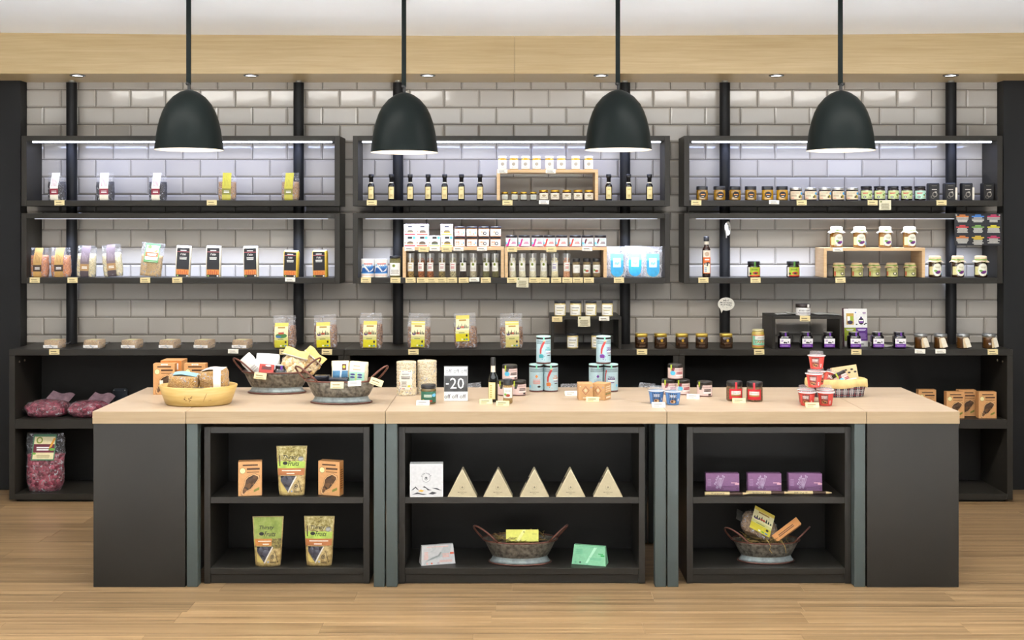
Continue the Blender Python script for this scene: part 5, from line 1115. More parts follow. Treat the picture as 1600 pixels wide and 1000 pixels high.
def pink(blue, red):
    def f(p):
        p.rect(0, 0, 1, 1, K('#d9bfb8', .5)); p.rect(0, 0, 1, .07, K('#5a3230', .5)); p.lines(.3, .78, .95, .93, 2, K('#a58880', .5)); p.poly([(.28, .6), (.4, .6), (.46, 1), (.32, 1)], K('#7a2a38' if red else '#38403c', .5))
        if blue: p.ell(.36, .55, .13, .2, K('#58b8d8', .5))
        p.lines(.5, .45, .9, .7, 2, K('#9a3a44' if red else '#4a403c', .5), .7); p.rect(.5, .3, .9, .38, WHITE); p.rect(.72, .1, .88, .25, INK if not red else K('#c8a8a0', .5))
    return f
def pkx(r, h, z): return [('seal_strip', MB().box(-.024, -.016, -r*.86, -r*.78, h*.62, h*.985, K('#a8b830', .5), .0003))]
pk = {(b, rd): jar(.07, .0705, .016, K('#8a5a50', .2, coat=.4), K('#26221f', .35), pink(b, rd), 1.0, .95, z0=.03, z1=.76, arc=82, extra=pkx) for b in (0, 1) for rd in (0, 1)}
Yk = YB(619, ZK)+.036; hp = .0718
for x, lv, k, l in ((789, 0, (0, 0), 'pink-labelled jar half hidden behind spice shaker'), (810.3, 0, (0, 0), 'pink-labelled jar at lower right of small stack'), (796.5, 1, (1, 0), 'pink-labelled jar with blue dot topping the stack by bottle')): place('herb_jar', pk[k], l, 'jar', (PX(x, Yk), Yk+(.0 if lv == 0 else .004), ZK+lv*hp), (0, 0, R.uniform(-.1, .1)), 'pink-labelled jars')
Yk = YB(617.5, ZK)+.036
for x, lv, k, l in ((1047, 0, (0, 1), 'pink-labelled jar at lower left of stack behind blue cups'), (1066, 0, (1, 1), 'pink-labelled jar at lower right of stack behind blue cups'), (1055.3, 1, (1, 1), 'pink-labelled jar topping the stack behind blue cups')): place('herb_jar', pk[k], l, 'jar', (PX(x, Yk)+(-.004 if x == 1047 else 0), Yk+(.0 if lv == 0 else .004)+(.006 if x == 1047 else 0), ZK+lv*hp), (0, 0, R.uniform(-.1, .1)), 'pink-labelled jars')
x, y, z = on(1101, 620.5, .036); place('herb_jar', pk[(0, 0)], 'single pink-labelled jar with green seal right of stack', 'jar', (x, y, z), (0, 0, -.3))
# --- tall tins
AQ = K('#a6bfc4', .4)
def tin(c, kind, name):
    def f(p):
        p.rect(0, 0, 1, 1, AQ); p.rect(0, 0, 1, .05, K('#5a2c28', .5)); p.rect(0, .93, 1, 1, K('#241c1c', .4)); p.lines(.12, .76, .88, .9, 3, K('#4a5558', .5), .45)
        if kind == 0:
            p.poly([(.34, .38), (.4, .38), (.42, .55), (.5, .72), (.56, .84), (.47, .84), (.39, .7), (.34, .55)], K('#b83a36', .5)); p.ell(.52, .87, .05, .03, K('#d8a878', .5)); p.ell(.40, .3, .1, .07, K(c, .5)); p.rect(.32, .22, .49, .3, K(c, .5)); p.rect(.5, .26, .56, .275, INK)
            p.poly([(.44, .15), (.41, .19), (.47, .19)], K(c, .5)); p.poly([(.53, .13), (.51, .16), (.56, .16)], K(c, .5)); p.text(name[0], .68, .6, .055, K(c, .5), bold=.04); p.text(name[1], .7, .53, .06, K(c, .5), w=.26, bold=.04); p.rect(.6, .45, .84, .48, WHITE); p.lines(.6, .39, .84, .44, 1, K('#a06078', .5)); p.lines(.64, .3, .8, .35, 1, INK)
        elif kind == 1:
            p.text(name[0], .5, .56, .055, K(c, .5), w=.24, bold=.04); p.text(name[1], .5, .49, .075, K(c, .5), w=.3, bold=.05); p.rect(.36, .41, .64, .44, WHITE); p.lines(.38, .34, .62, .4, 1, K(c, .5)); p.poly([(.2, .36), (.25, .36), (.27, .6), (.32, .82), (.27, .84), (.22, .6)], K('#b83a36', .5)); p.ell(.24, .34, .05, .04, K(c, .5)); p.ell(.74, .24, .05, .05, K('#58b8e0', .5))
        else:
            p.poly([(.5, .52), (.56, .59), (.5, .66), (.44, .59)], K(c, .5)); p.lines(.34, .3, .66, .48, 5, K('#d88a78' if c == '#e08a3c' else '#8898a8', .5)); p.ell(.6, .2, .07, .04, INK); p.ell(.2, .2, .05, .06, K('#58b8e0', .5)); p.rect(.4, .1, .5, .16, K('#a8b830', .5) if c != '#e08a3c' else AQ)
    w, h = .0685, .1315
    P = can(w, h, AQ, f, K('#b4d4d0', .3), arc=100, zr=(.01, .955)); s = MB().box(-.0035, .0035, -w/2-.0012, -w/2-.0006, h*.84, h*.985, K('#7ecfa8', .5), .0002).mesh('seal_strip')
    return P+[('seal_strip', s, [])]
TA = tin('#3a9aa0', 0, ('THE', 'POWER')); TB = tin('#e08a3c', 2, ('', '')); TC = tin('#d07838', 0, ('THE', 'CLASS')); TD = tin('#6a2a88', 0, ('THIS IS', 'SAGE')); TE = tin('#6a2a88', 2, ('', '')); TF = tin('#5a2260', 1, ('THIS IS', 'SAGE'))
Yt = YB(613, ZK)+.035; ht = .1330
for P, x, lv, l, dy, rz in ((TB, 838.2, 0, 'pale blue tin with orange diamond at lower left of tins', 0, 0), (TC, 860.6, 0, 'pale blue tin with orange and red print, lower right', 0, .0), (TA, 849.3, 1, 'pale blue tin with teal lettering topping left stack', .004, 0), (TE, 931.3, 0, 'pale blue tin behind kraft boxes, lower left of sage stack', 0, .2), (TF, 954.4, 0, 'pale blue tin reading sage, lower right of stack', .0, 0), (TD, 943, 1, 'pale blue tin with purple print topping sage stack', .004, .1)):
    place('tea_tin', P, l, 'tin', (PX(x, Yt), Yt+dy, ZK+lv*ht), (0, 0, rz), 'pale blue tea tins')
# --- kraft boxes
KB = K('#c39462', .6)
def kra(p):
    p.rect(0, 0, 1, 1, K('#c79a68', .6)); p.poly([(.5, .3), (.76, .58), (.5, .86), (.24, .58)], K('#9a5a4a', .6)); p.poly([(.5, .35), (.71, .58), (.5, .81), (.29, .58)], K('#c79a68', .6)); p.ell(.5, .58, .1, .1, K('#e4c8a0', .6)); p.lines(.28, .1, .72, .2, 1, K('#e8d8c0', .6)); p.ell(.88, .78, .04, .04, K('#7a90b8', .6)); p.ell(.12, .84, .04, .03, K('#e8d8c0', .6))
def kraside(p): p.rect(0, 0, 1, 1, K('#c0905e', .6)); p.lines(.1, .5, .9, .9, 3, K('#dcc09a', .6)); [p.ell(.2+.3*i, .36, .1, .07, K('#5a6a38', .6)) for i in range(3)]; p.rect(.2, .08, .9, .2, K('#e4d4bc', .6))
x, y, z = on(914, 625.5, .04); place('kraft_box', cbox(.0665, .07, .074, KB, kra, kraside), 'small kraft carton left of its twin before the tins', 'box', (x, y, z), (0, 0, .03)); x, y, z = on(941, 626, .04); place('kraft_box', cbox(.0665, .07, .074, KB, kra, kraside), 'small kraft carton turned showing its side before the tins', 'box', (x-.004, y+.008, z), (0, 0, -.5))
# --- cups with clear lids
def cup(body, lab, seed=0):
    h = .056; rb, rt = .0265, .0345
    b = MB().lathe([(0, .001), (rb*.95, .001), (rb, .003), (rt, h), (rt*1.06, h), (rt*1.06, h+.002), (0, h+.001)], body, 24)
    l = MB().lathe([(rt*1.12, h+.0005), (rt*1.14, h+.003), (rt*1.02, h+.006), (rt*.88, h+.008), (rt*.84, h+.019), (rt*.8, h+.022), (0, h+.022)], GLASS, 24)
    fl = MB().lathe([(rt*1.0, h+.002), (rt*1.15, h+.002), (rt*1.15, h+.0045), (rt*1.02, h+.0055)], K('#dcd8d4', .2), 24)
    mp = lambda u, v, o: ((rb+(rt-rb)*(.08+.86*v)+o)*math.sin((u-.5)*2.4), -(rb+(rt-rb)*(.08+.86*v)+o)*math.cos((u-.5)*2.4), h*(.06+.88*v)); mp.n = (10, 1); mp.a = 1.4
    p = Print(mp); lab(p); return meshes([('cup', b), ('lid', l, [('lid_flange', fl)]), ('label', p)])
def blc(p): p.rect(0, 0, 1, 1, K('#5a8ac8', .45)); p.rect(.22, .1, .72, 1, K('#1c3350', .45)); p.lines(.28, .62, .66, .88, 3, WHITE, .6); p.ell(.47, .26, .18, .16, K('#b8885a', .5)); p.ell(.42, .28, .06, .08, K('#5a3018', .5)); p.ell(.55, .24, .05, .07, K('#e0c8a0', .5)); p.lines(.78, .3, .86, .7, 1, WHITE)
def rdc(p): p.rect(0, 0, 1, 1, K('#d2483e', .45)); p.rect(.14, .16, .58, 1, K('#6e3128', .45)); p.lines(.18, .6, .54, .88, 3, WHITE, .5); p.ell(.36, .3, .17, .15, K('#b07a48', .5)); p.ell(.3, .33, .06, .07, K('#5a2c18', .5)); p.ell(.42, .26, .07, .06, K('#2c2420', .5)); p.ring(.72, .32, .05, .12, .4, WHITE); p.rect(.7, .12, .74, .2, WHITE)
BC = cup(K('#5f8cc6', .35), blc); RC_ = cup(K('#d64a40', .35), rdc)
x, y, z = on(1025.5, 632, .03); place('nut_cup', BC, 'blue snack cup with clear lid, left of pair', 'cup', (x, y, z)); x, y, z = on(1051.3, 633.5, .03); place('nut_cup', BC, 'blue snack cup with clear lid, right of pair', 'cup', (x, y, z), (0, 0, -.05))
Yc = YB(635, ZK)+.029; hc_ = .0785
for x, dy, lv, l, rx, rz in ((1261, 0, 0, 'red snack cup at front left of cup pyramid base', 0, -.1), (1290, 0, 0, 'red snack cup at front right of cup pyramid base', 0, -.1), (1266.5, .088, 0, 'red snack cup at back left of cup pyramid base', 0, .4), (1297.5, .088, 0, 'red snack cup at back right of cup pyramid base', 0, .5), (1274, .02, 1, 'red snack cup in front of pyramid second tier', 0, -.1), (1286, .104, 1, 'red snack cup at back of pyramid second tier', 0, .8), (1279, .035, 2, 'red snack cup topping the pyramid of cups', 0, -.1)):
    place('nut_cup', RC_, l, 'cup', (PX(x, Yc), Yc+dy, ZK+lv*hc_), (rx, 0, rz), 'red snack cups in a pyramid')
# --- tartan basket
def tartan():
    m, nt, b = newmat('tartan_cloth')
    tc = nt.nodes.new('ShaderNodeTexCoord'); sp = nt.nodes.new('ShaderNodeSeparateXYZ'); nt.links.new(tc.outputs['UV'], sp.inputs[0])
    def stripes(src, n, wd, ph):
        a = nt.nodes.new('ShaderNodeMath'); a.operation = 'MULTIPLY_ADD'; a.inputs[1].default_value = n; a.inputs[2].default_value = ph; nt.links.new(src, a.inputs[0])
        f = nt.nodes.new('ShaderNodeMath'); f.operation = 'FRACT'; nt.links.new(a.outputs[0], f.inputs[0])
        c = nt.nodes.new('ShaderNodeMath'); c.operation = 'LESS_THAN'; c.inputs[1].default_value = wd; nt.links.new(f.outputs[0], c.inputs[0]); return c.outputs[0]
    col = None
    rgb = nt.nodes.new('ShaderNodeRGB'); rgb.outputs[0].default_value = lin('#4a4d58'); col = rgb.outputs[0]
    for src, n, wd, ph, cc in ((sp.outputs[0], 9, .12, 0, '#d8d8dc'), (sp.outputs[0], 9, .12, .25, '#d8d8dc'), (sp.outputs[1], 2, .12, .1, '#c8c8cc'), (sp.outputs[1], 2, .1, .35, '#c8c8cc'), (sp.outputs[0], 9, .06, .6, '#a03a40'), (sp.outputs[1], 2, .06, .7, '#a03a40')):
        mx = nt.nodes.new('ShaderNodeMix'); mx.data_type = 'RGBA'; nt.links.new(stripes(src, n, wd, ph), mx.inputs['Factor']); nt.links.new(col, mx.inputs['A']); mx.inputs['B'].default_value = lin(cc); col = mx.outputs['Result']
    nt.links.new(col, b.inputs['Base Color']); b.inputs['Roughness'].default_value = .9; return m
xk0 = PX(1306, 5.47); t = thing('cloth_basket', 'tartan cloth basket with cream lining on right counter', 'basket', (xk0, 5.47, ZK+.0006), (0, 0, .06))
m = MB(); TAR = tartan(); N = 40; uvs = []
for k in range(N):
    for q in (0, 1):
        pass
m.lathe([(.118, 0), (.124, .002), (.132, .05), (.136, .062)], TAR, N, 3.2, 1, .52); me = m.mesh('basket_wall'); uv = me.uv_layers.new(name='uv')
for pl in me.polygons:
    aa = [math.atan2(me.vertices[v].co.y/.52, me.vertices[v].co.x) for v in pl.vertices]
    for li, v, a in zip(pl.loop_indices, pl.vertices, aa):
        if max(aa)-min(aa) > 3 and a < 0: a += 2*math.pi
        uv.data[li].uv = (a/(2*math.pi)*3, me.vertices[v].co.z/.062)
obj('basket_wall', me, t)
ln = K('#d8bd7e', .8, var=.15, scale=30)
lm = MB(); fl2 = []
for q, (r_, z_) in enumerate(((.140, .045), (.1415, .055), (.139, .080), (.132, .082), (.122, .03), (0.001, .006))):
    fl2.append(lm.add([((r_+(.002*math.sin(a*9) if q < 4 else 0))*(abs(math.cos(a))**3.2+abs(math.sin(a))**3.2)**(-1/3.2)*math.cos(a), .52*(r_+(.002*math.sin(a*9) if q < 4 else 0))*(abs(math.cos(a))**3.2+abs(math.sin(a))**3.2)**(-1/3.2)*math.sin(a), z_+(.005*math.sin(a*5) if q < 2 else 0)) for a in (2*math.pi*k/N for k in range(N))]))
for a, b in zip(fl2, fl2[1:]):
    for k in range(N): j = (k+1) % N; lm.face((a+k, a+j, b+j, b+k), ln, True)
obj('lining', lm, t); obj('base', MB().lathe([(0, 0), (.118, 0), (.118, .004), (0, .004)], ln, N, 3.2, 1, .52), t)
place('herb_jar', pk[(1, 1)], 'pink-labelled jar tipped over in the tartan basket', 'jar', (PX(1320, 5.45), 5.445, ZK+.03), (-.35, -.4, .2))
def catb(p): p.rect(0, 0, 1, 1, K('#d2b88a', .6)); [p.ell(.55+.12*i, .75-.18*(i % 2), .06, .06, INK) for i in range(4)]; p.lines(.35, .3, .6, .5, 2, K('#6a5a40', .6)); p.lines(.6, .12, .92, .24, 1, WHITE)
place('kraft_box', cbox(.115, .04, .075, K('#c6a876', .6), catb), 'tan carton with black drawings in the tartan basket', 'box', (PX(1323, 5.49), 5.500, ZK+.046), (-.15, -.16, -.1))
place('nut_cup', RC_, 'red snack cup tipped sideways in the tartan basket', 'cup', (PX(1293, 5.47), 5.47, ZK+.03), (-.3, .45, 0))
# --- red-labelled jars
def rdl(p): p.rect(0, 0, 1, 1, K('#c8202c', .45)); p.rect(.14, .3, .86, .8, K('#f0ece2', .5)); p.rect(.14, .3, .86, .45, K('#a08a4c', .5)); p.lines(.25, .58, .75, .7, 1, GREY)
def rdx(r, h, z): return [('seal_strip', MB().box(-.005, .004, -r*1.01, -r*.97, h*.62, h*.985, K('#c8202c', .45), .0003))]
rj = jar(.072, .0885, .021, grain('dried_herb', '#4a3826', '#8a6a48', 250), K('#1d1b1b', .3), rdl, .98, .9, n=2, z0=.12, z1=.64, arc=52, extra=rdx)
x, y, z = on(1147.5, 627.5, .036); place('herb_tea_jar', rj, 'black-lidded jar with red framed label, left of pair', 'jar', (x, y, z), (0, 0, .05)); x, y, z = on(1179, 628.5, .036); place('herb_tea_jar', rj, 'black-lidded jar with red framed label, right of pair', 'jar', (x, y, z), (0, 0, -.25))
# --- tent price cards lying on the counter
for px, py, P, l, rz in ((661, 633.5, TENW, 'folded white price card before green-labelled jar', 0), (759, 631.5, TENK, 'folded cream price card left of the black bottle', .1), (785.5, 634.5, TENK, 'folded cream price card before the spice shaker', -.08), (892, 618.5, TENW, 'folded white price card left of kraft cartons', .1), (926, 628, TENK, 'folded cream price card before the kraft cartons', -.1), (1028.5, 636.5, TENW, 'folded white price card before the blue cups', 0), (1083, 623.5, TENW, 'folded white price card between pink-labelled jars', -.2), (1154.5, 630, TENK, 'folded cream price card before red-labelled jars', -.1), (1268.5, 636.8, TENK, 'folded cream price card before the pyramid of cups', -.1)):
    x, y, z = on(px, py, .016); place('price_card_tent', P, l, 'price card', (x, y-.004 if 'cups' in l else y, z), (0, 0, rz), 'folded price cards on the counter')
# ================================================================== SHELVES UNDER THE COUNTER
def sh(px, py, z, r=0): Y = YB(py, z)+r; return (PX(px, Y), Y, z)
x, y, z = sh(391, 775.5, ZM, .025); place('rusk_box', RX, 'orange rusk box left of pouch on left unit', 'box', (x, y, z), (0, 0, .18)); x, y, z = sh(517, 775, ZM, .025); place('rusk_box', RX, 'orange rusk box right of pouch on left unit', 'box', (x, y, z), (0, 0, -.28))
def photo(name, cols, scale):
    m, nt, b = newmat(name); tc = nt.nodes.new('ShaderNodeTexCoord'); n = nt.nodes.new('ShaderNodeTexNoise'); n.inputs['Scale'].default_value = scale; n.inputs['Detail'].default_value = 6; n.inputs['Roughness'].default_value = .7
    nt.links.new(tc.outputs['Object'], n.inputs['Vector']); cr = nt.nodes.new('ShaderNodeValToRGB'); e = cr.color_ramp.elements
    e[0].position = .3; e[0].color = lin(cols[0]); e[1].position = .7; e[1].color = lin(cols[-1])
    for k, c in enumerate(cols[1:-1]): q = e.new(.3+.4*(k+1)/(len(cols)-1)); q.color = lin(c)
    nt.links.new(n.outputs['Fac'], cr.inputs['Fac']); nt.links.new(cr.outputs['Color'], b.inputs['Base Color']); b.inputs['Roughness'].default_value = .35; return m
TREES = photo('printed_trees', ['#3c2c18', '#8a7a34', '#b8a870', '#d8cc98'], 70); STONES = photo('printed_straw', ['#6a5230', '#c0a468', '#d8c48e'], 60); MEADOW = photo('printed_meadow', ['#6c7a2c', '#8a9a40', '#a8a860'], 25); PRUNE = grain('prunes', '#17151a', '#4c4a54', 45, .2, 1.5)
def doy(seed, meadow):
    w, h, d = .133, .212, .06
    def hy(z): t = z/h; return max(.0016, d/2*(1-t**1.3)*(.75+.25*min(1, t/.1)))
    def hx(z): t = z/h; return w/2*(.80+.20*t**.8)
    body = MB().loft([(h*k/16+.0004, hx(h*k/16), hy(h*k/16)) for k in range(17)], STONES, 26, 2.8 if not meadow else 2.6, .0012, 40, seed)
    f = lambda u, v, o: ((u-.5)*2*hx(.004+v*(h-.006))*.94, -hy(.004+v*(h-.006))*(1-.25*(2*u-1)**4)-.0018-o, .004+v*(h-.006)); f.n = (8, 12); f.a = w/h
    p = Print(f)
    if meadow: p.rect(0, .42, 1, 1, MEADOW); p.rect(0, .94, 1, 1, K('#6a6a2c', .4, var=.2, scale=50)); p.rect(.02, .42, .66, .56, K('#c07a34', .4, var=.15, scale=60)); p.rect(.66, .36, 1, .56, photo('printed_branch', ['#1c180e', '#6a5a24', '#a89c50'], 90))
    else: p.rect(0, .66, 1, 1, TREES); p.rect(0, .555, 1, .7, K('#a8c04c', .4, var=.25, scale=40)); p.rect(.06, .6, .1, .82, K('#3a2416', .5)); p.rect(0, .415, 1, .555, K('#b06a34', .4, var=.12, scale=50))
    p.poly([(.1, .4), (.68, .4), (.38, .07), (.1, .3)], PRUNE); p.poly([(.68, .4), (.72, .38), (.4, .05), (.37, .08)], K('#d8d0c0', .4)); p.poly([(.08, .28), (.36, .07), (.3, .05), (.1, .1)], K('#c8b060', .4))
    p.text('Thirsty', .46, .775, .1, K('#17150f', .4), w=.52, shear=.3, bold=.012); p.text('Fruits', .58, .655, .1, K('#17150f', .4), w=.42, shear=.3, bold=.012); p.ell(.28, .66, .09, .035, K('#17150f', .4))
    if not meadow: p.ell(.84, .745, .1, .05, K('#7a7a78', .5)); p.lines(.76, .72, .92, .77, 2, K('#c8c8c4', .5))
    p.lines(.14, .5, .88 if not meadow else .64, .535, 1, K('#e8dcc8', .5)); p.lines(.3, .44, .66 if not meadow else .58, .475, 1, K('#e8dcc8', .5))
    p.ring(.7, .19, .075, .045, .3, K('#2a241c', .5)); p.ell(.7, .19, .03, .02, K('#2a241c', .5)); p.lines(.6, .06, .88, .1, 2, K('#5a4a30', .5)); p.poly([(.5, .1), (.54, .06), (.58, .1)], K('#88a8d8', .5)); p.poly([(.78, .3), (.8, .3), (.94, .08), (.92, .07)], K('#3a2c1c', .5))
    sl = MB().box(-w*.495, w*.495, -.0026, .0026, h*.985, h*1.0, K('#8a7c4c', .4), .0006)
    return meshes([('pouch', body), ('front_print', p), ('top_seal', sl)])
D1, D2 = doy(3, False), doy(5, True)
x, y, z = sh(456, 775, ZM, .022); place('fruit_pouch', D1, 'Thirsty Fruits pouch between orange boxes on upper shelf'.replace('Thirsty Fruits', 'dried plum stand-up'), 'pouch', (x, y, z), (0, 0, .03), 'dried fruit pouches'); x, y, z = sh(419, 885.5, ZLO, .022); place('fruit_pouch', D2, 'green dried fruit pouch with black branch print, lower shelf', 'pouch', (x, y, z), (0, 0, .06), 'dried fruit pouches'); x, y, z = sh(499, 885, ZLO, .022); place('fruit_pouch', D1, 'dried plum stand-up pouch beside the green pouch, lower shelf', 'pouch', (x, y, z), (0, 0, -.02), 'dried fruit pouches')
# white mountain box and pyramid boxes
LOG = K('#5a5448', .6)
def logo(p, cu, cv, r, m, asp, letters=None):
    p.ring(cu, cv, r, r*asp, .06, m, 150, 390); p.ell(cu, cv+.1*r*asp, r*.2, r*.3*asp, m); p.ring(cu, cv-.1*r*asp, r*.38, r*.38*asp, .25, m)
    if letters:
        for i, ch in enumerate(letters):
            a = math.radians(152-124*i/(len(letters)-1)); p.text(ch, cu+r*1.22*math.cos(a), cv+r*1.22*asp*math.sin(a), r*.36*asp, m, bold=.03, rot=a-math.pi/2)
def mtn(p):
    p.rect(.02, .02, .98, .98, K('#c9c8c6', .4)); logo(p, .49, .57, .125, K('#4a4a4c', .5), 1, 'CORSORE')
    for pts in ([(.03, .2), (.17, .32), (.28, .2), (.2, .24), (.17, .28), (.1, .22)], [(.38, .3), (.44, .33), (.56, .24), (.66, .2), (.54, .2), (.48, .27)], [(.66, .27), (.82, .27), (.97, .19), (.86, .21), (.76, .24)], [(.05, .07), (.22, .14), (.36, .1), (.52, .08), (.4, .06), (.24, .09)], [(.56, .09), (.68, .16), (.82, .12), (.7, .07)]): p.poly(pts, K('#38383c', .5))
    p.poly([(.24, .18), (.33, .225), (.44, .19), (.36, .15)], K('#d8a63c', .5))
x, y, z = sh(666.6, 777, ZM, .026); place('tea_box', cbox(.142, .05, .142, K('#e0deda', .4), mtn), 'square white box with black mountain drawing', 'box', (x, y, z), (0, 0, .04))
PYC = K('#b5a887', .55, var=.04)
def pyr():
    w, h, d = .1255, .118, .055; m = MB().prism([(-w/2, 0), (w/2, 0), (w/2-.002, .004), (.0025, h), (-.0025, h), (-w/2+.002, .004)], -d/2, d/2, PYC)
    ed = K('#e6dcba', .55); b = MB(); 
    for a, c in (((-w/2+.001, .0012), (w/2-.001, .0012)), ((w/2-.0005, .001), (0, h-.0006)), ((-w/2+.0005, .001), (0, h-.0006))): b.tube([(a[0], -d/2, a[1]), (c[0], -d/2, c[1])], .0011, ed, 6)
    p = Print(flat(-w/2, 0, w, h, -d/2)); logo(p, .5, .35, .085, LOG, w/h); p.text('MOUNTAIN', .5, .17, .035, LOG, w=.3, bold=.01); p.text('TEA', .5, .115, .03, LOG, w=.12, bold=.01)
    s = MB(); s.tube([(-w*.29, -d*.25, h*.5), (-w*.19, -d*.25, h*.7)], .0022, K('#2a2620', .6), 6)
    return meshes([('carton', m), ('folded_edges', b), ('print', p), ('slot', s)])
PY = pyr()
for i, px in enumerate((723, 778.4, 834.8, 891, 949.5)):
    x, y, z = sh(px, 776.8, ZM, .028); place('pyramid_box', PY, 'triangular beige tea box, %s in row of five' % order(i, 5), 'box', (x, y, z), (0, 0, R.uniform(-.05, .05)), 'pyramid tea boxes')
# wedge-shaped soap cartons
def wedge(col, ink, acc, grey):
    w, h, d, tw, td = .15, .079, .06, .138, .018
    v = [(-w/2, -d/2, 0), (w/2, -d/2, 0), (w/2, d/2, 0), (-w/2, d/2, 0), (-tw/2, -td/2, h), (tw/2, -td/2, h), (tw/2, td/2, h), (-tw/2, td/2, h)]
    m = MB(); a = m.add(v)
    for f in ((3, 2, 1, 0), (4, 5, 6, 7), (0, 1, 5, 4), (1, 2, 6, 5), (2, 3, 7, 6), (3, 0, 4, 7)): m.face([a+k for k in f], col)
    f = lambda u, q, o: ((u-.5)*(w+(tw-w)*q)*.98, -d/2+(d/2-td/2)*q-o, h*q+o*.3); f.n = (1, 1); f.a = w/h
    p = Print(f)
    if grey:
        p.poly([(.05, .03), (.12, .25), (.35, .42), (.55, .5), (.7, .95), (.95, .95), (.88, .6), (.66, .4), (.4, .3), (.2, .2), (.1, .03)], K('#b4b6b2', .5)); p.poly([(.3, .9), (.45, .98), (.44, .8), (.3, .65), (.22, .66), (.34, .76)], K('#b9bab6', .5)); p.poly([(.12, .2), (.3, .36), (.5, .48), (.58, .65), (.62, .62), (.54, .42), (.3, .28)], K('#8e908c', .5))
        p.rect(.88, .5, 1, .6, acc); p.ell(.16, .08, .03, .05, ink); p.ell(.3, .08, .025, .045, acc); p.ell(.5, .08, .04, .05, K('#b0a0a0', .5)); p.lines(.06, .3, .2, .7, 5, ink); p.lines(.5, .12, .95, .24, 2, ink); p.lines(.62, .36, .86, .58, 3, ink); p.lines(.1, .9, .9, .96, 1, ink)
    else:
        p.poly([(.4, .1), (.46, .1), (.76, .95), (.66, .95)], K('#b4e2c0', .5)); p.rect(.86, .48, .98, .56, acc); p.lines(.78, .58, .94, .66, 1, acc); p.lines(.06, .55, .3, .8, 5, ink); p.lines(.5, .28, .9, .4, 3, ink); p.ell(.1, .12, .03, .05, ink); p.ell(.24, .12, .03, .05, K('#3a5a48', .5)); p.lines(.1, .92, .95, .96, 1, ink); p.ell(.46, .03, .03, .03, ink)
    return meshes([('carton', m), ('print', p)])
x, y, z = sh(683, 883, ZLO, .035); place('soap_box', wedge(K('#c4c1bd', .45), K('#e0a898', .5), K('#e0603c', .5), 1), 'white wedge carton with grey swirl and orange print', 'box', (x, y, z), (0, 0, .26)); x, y, z = sh(922, 884, ZLO, .035); place('soap_box', wedge(K('#84c496', .45), K('#6ab488', .5), K('#28a048', .5), 0), 'mint green wedge carton on the wide unit', 'box', (x, y, z), (0, 0, -.28))
# zinc bowls on the bottom shelves with straw
def straw(name, cx, cy, cz, seed, label, rx=.126, spill=0):
    rr = random.Random(seed); m = MB(); c1 = K('#a8894c', .7); c2 = K('#6e5a2c', .7)
    for k in range(150):
        a = rr.uniform(0, 6.28); q = rr.random()**.5; x_, y_ = rx*q*math.cos(a)*.95, rx*SYB*q*math.sin(a)*.95; z_ = .07+.022*q+rr.uniform(0, .024); d = rr.uniform(0, 6.28); L = rr.uniform(.02, .05); pts = []
        for s_ in range(4): 
            pts.append((max(-rx, min(rx, x_)), max(-rx*SYB, min(rx*SYB, y_)), max(.068, z_))); d += rr.uniform(-.9, .9); x_ += L/3*math.cos(d); y_ += L/3*math.sin(d); z_ += rr.uniform(-.006, .009)
        m.tube(pts, .0011, rr.choice((c1, c1, c2)), 3)
    for k in range(spill): x_ = -.05+.06*k+.04; m.tube([(x_-.02, -rx*SYB*.9, .102), (x_, -rx*SYB*1.3, .112), (x_+.012, -rx*SYB*1.5, .09), (x_+.006+.01*k, -rx*SYB*1.48, .075), (x_+.018, -rx*SYB*1.44, .06)], .0013, K('#c8a860', .7), 4)
    if not spill: m.tube([(.03, .02, .1), (.032, .02, .13), (.05, .02, .138), (.062, .02, .122), (.058, .02, .108)], .0012, c1, 4)
    o = obj(name, m, None, (cx, cy, cz)); tag(o, label, 'straw', kind='stuff')
Yb1 = YB(885.5, ZLO)+.078; xz = PX(812.5, Yb1); place('zinc_bowl', ZB_, 'zinc bowl with yellow carton on the wide shelf unit', 'bowl', (xz, Yb1, ZLO), (0, 0, 0), 'zinc bowls')
straw('packing_straw', xz, Yb1, ZLO, 5, 'dry packing straw around the yellow carton')
def yel(p): p.rect(0, 0, 1, 1, K('#e2dc5c', .45)); p.poly([(.3, 0), (.4, 0), (.62, 1), (.52, 1)], K('#efe98a', .45)); p.lines(.06, .15, .34, .4, 2, K('#b0a83c', .5)); p.lines(.8, .6, .95, .7, 1, K('#b0a83c', .5)); p.ell(.55, .8, .02, .06, K('#7a742c', .5))
place('yellow_carton', cbox(.142, .05, .052, K('#e0da58', .45), yel), 'yellow carton lying on straw in zinc bowl', 'box', (PX(816, Yb1), Yb1-.012, ZLO+.075), (-.45, 0, 0))
Yb2 = YB(882.5, ZLO)+.07; x2 = PX(1196.5, Yb2); t3 = place('zinc_bowl', ZB_, 'zinc bowl with pasta bag and orange box, right unit', 'bowl', (x2, Yb2, ZLO), (0, 0, 0), 'zinc bowls'); t3.scale = (.91, .91, .91)
straw('packing_straw', x2, Yb2, ZLO-.004, 9, 'dry packing straw spilling over the right unit bowl', .112, 2)
def flatbag():
    c = pillow(.17, .055, .115, grain('fine_pasta', '#6c5238', '#a58660', 200), .004, 40, 4, 3); f = pillow(.178, .06, .12, FILM, .005, 40, 5, 3)
    p = Print(flat(-.055, .012, .1, .11, -.0335)); pasl('#c8563c', '#d8c83a', 1)(p); tl = MB().grid(lambda u, v: (-.085-.03*u, -.01+.02*v, .03+.06*v+.006*math.sin(v*6)), 4, 6, K('#4a4844', .3, var=.2, scale=50))
    return meshes([('contents', c), ('film', f, [('fin', tl)]), ('label', p)])
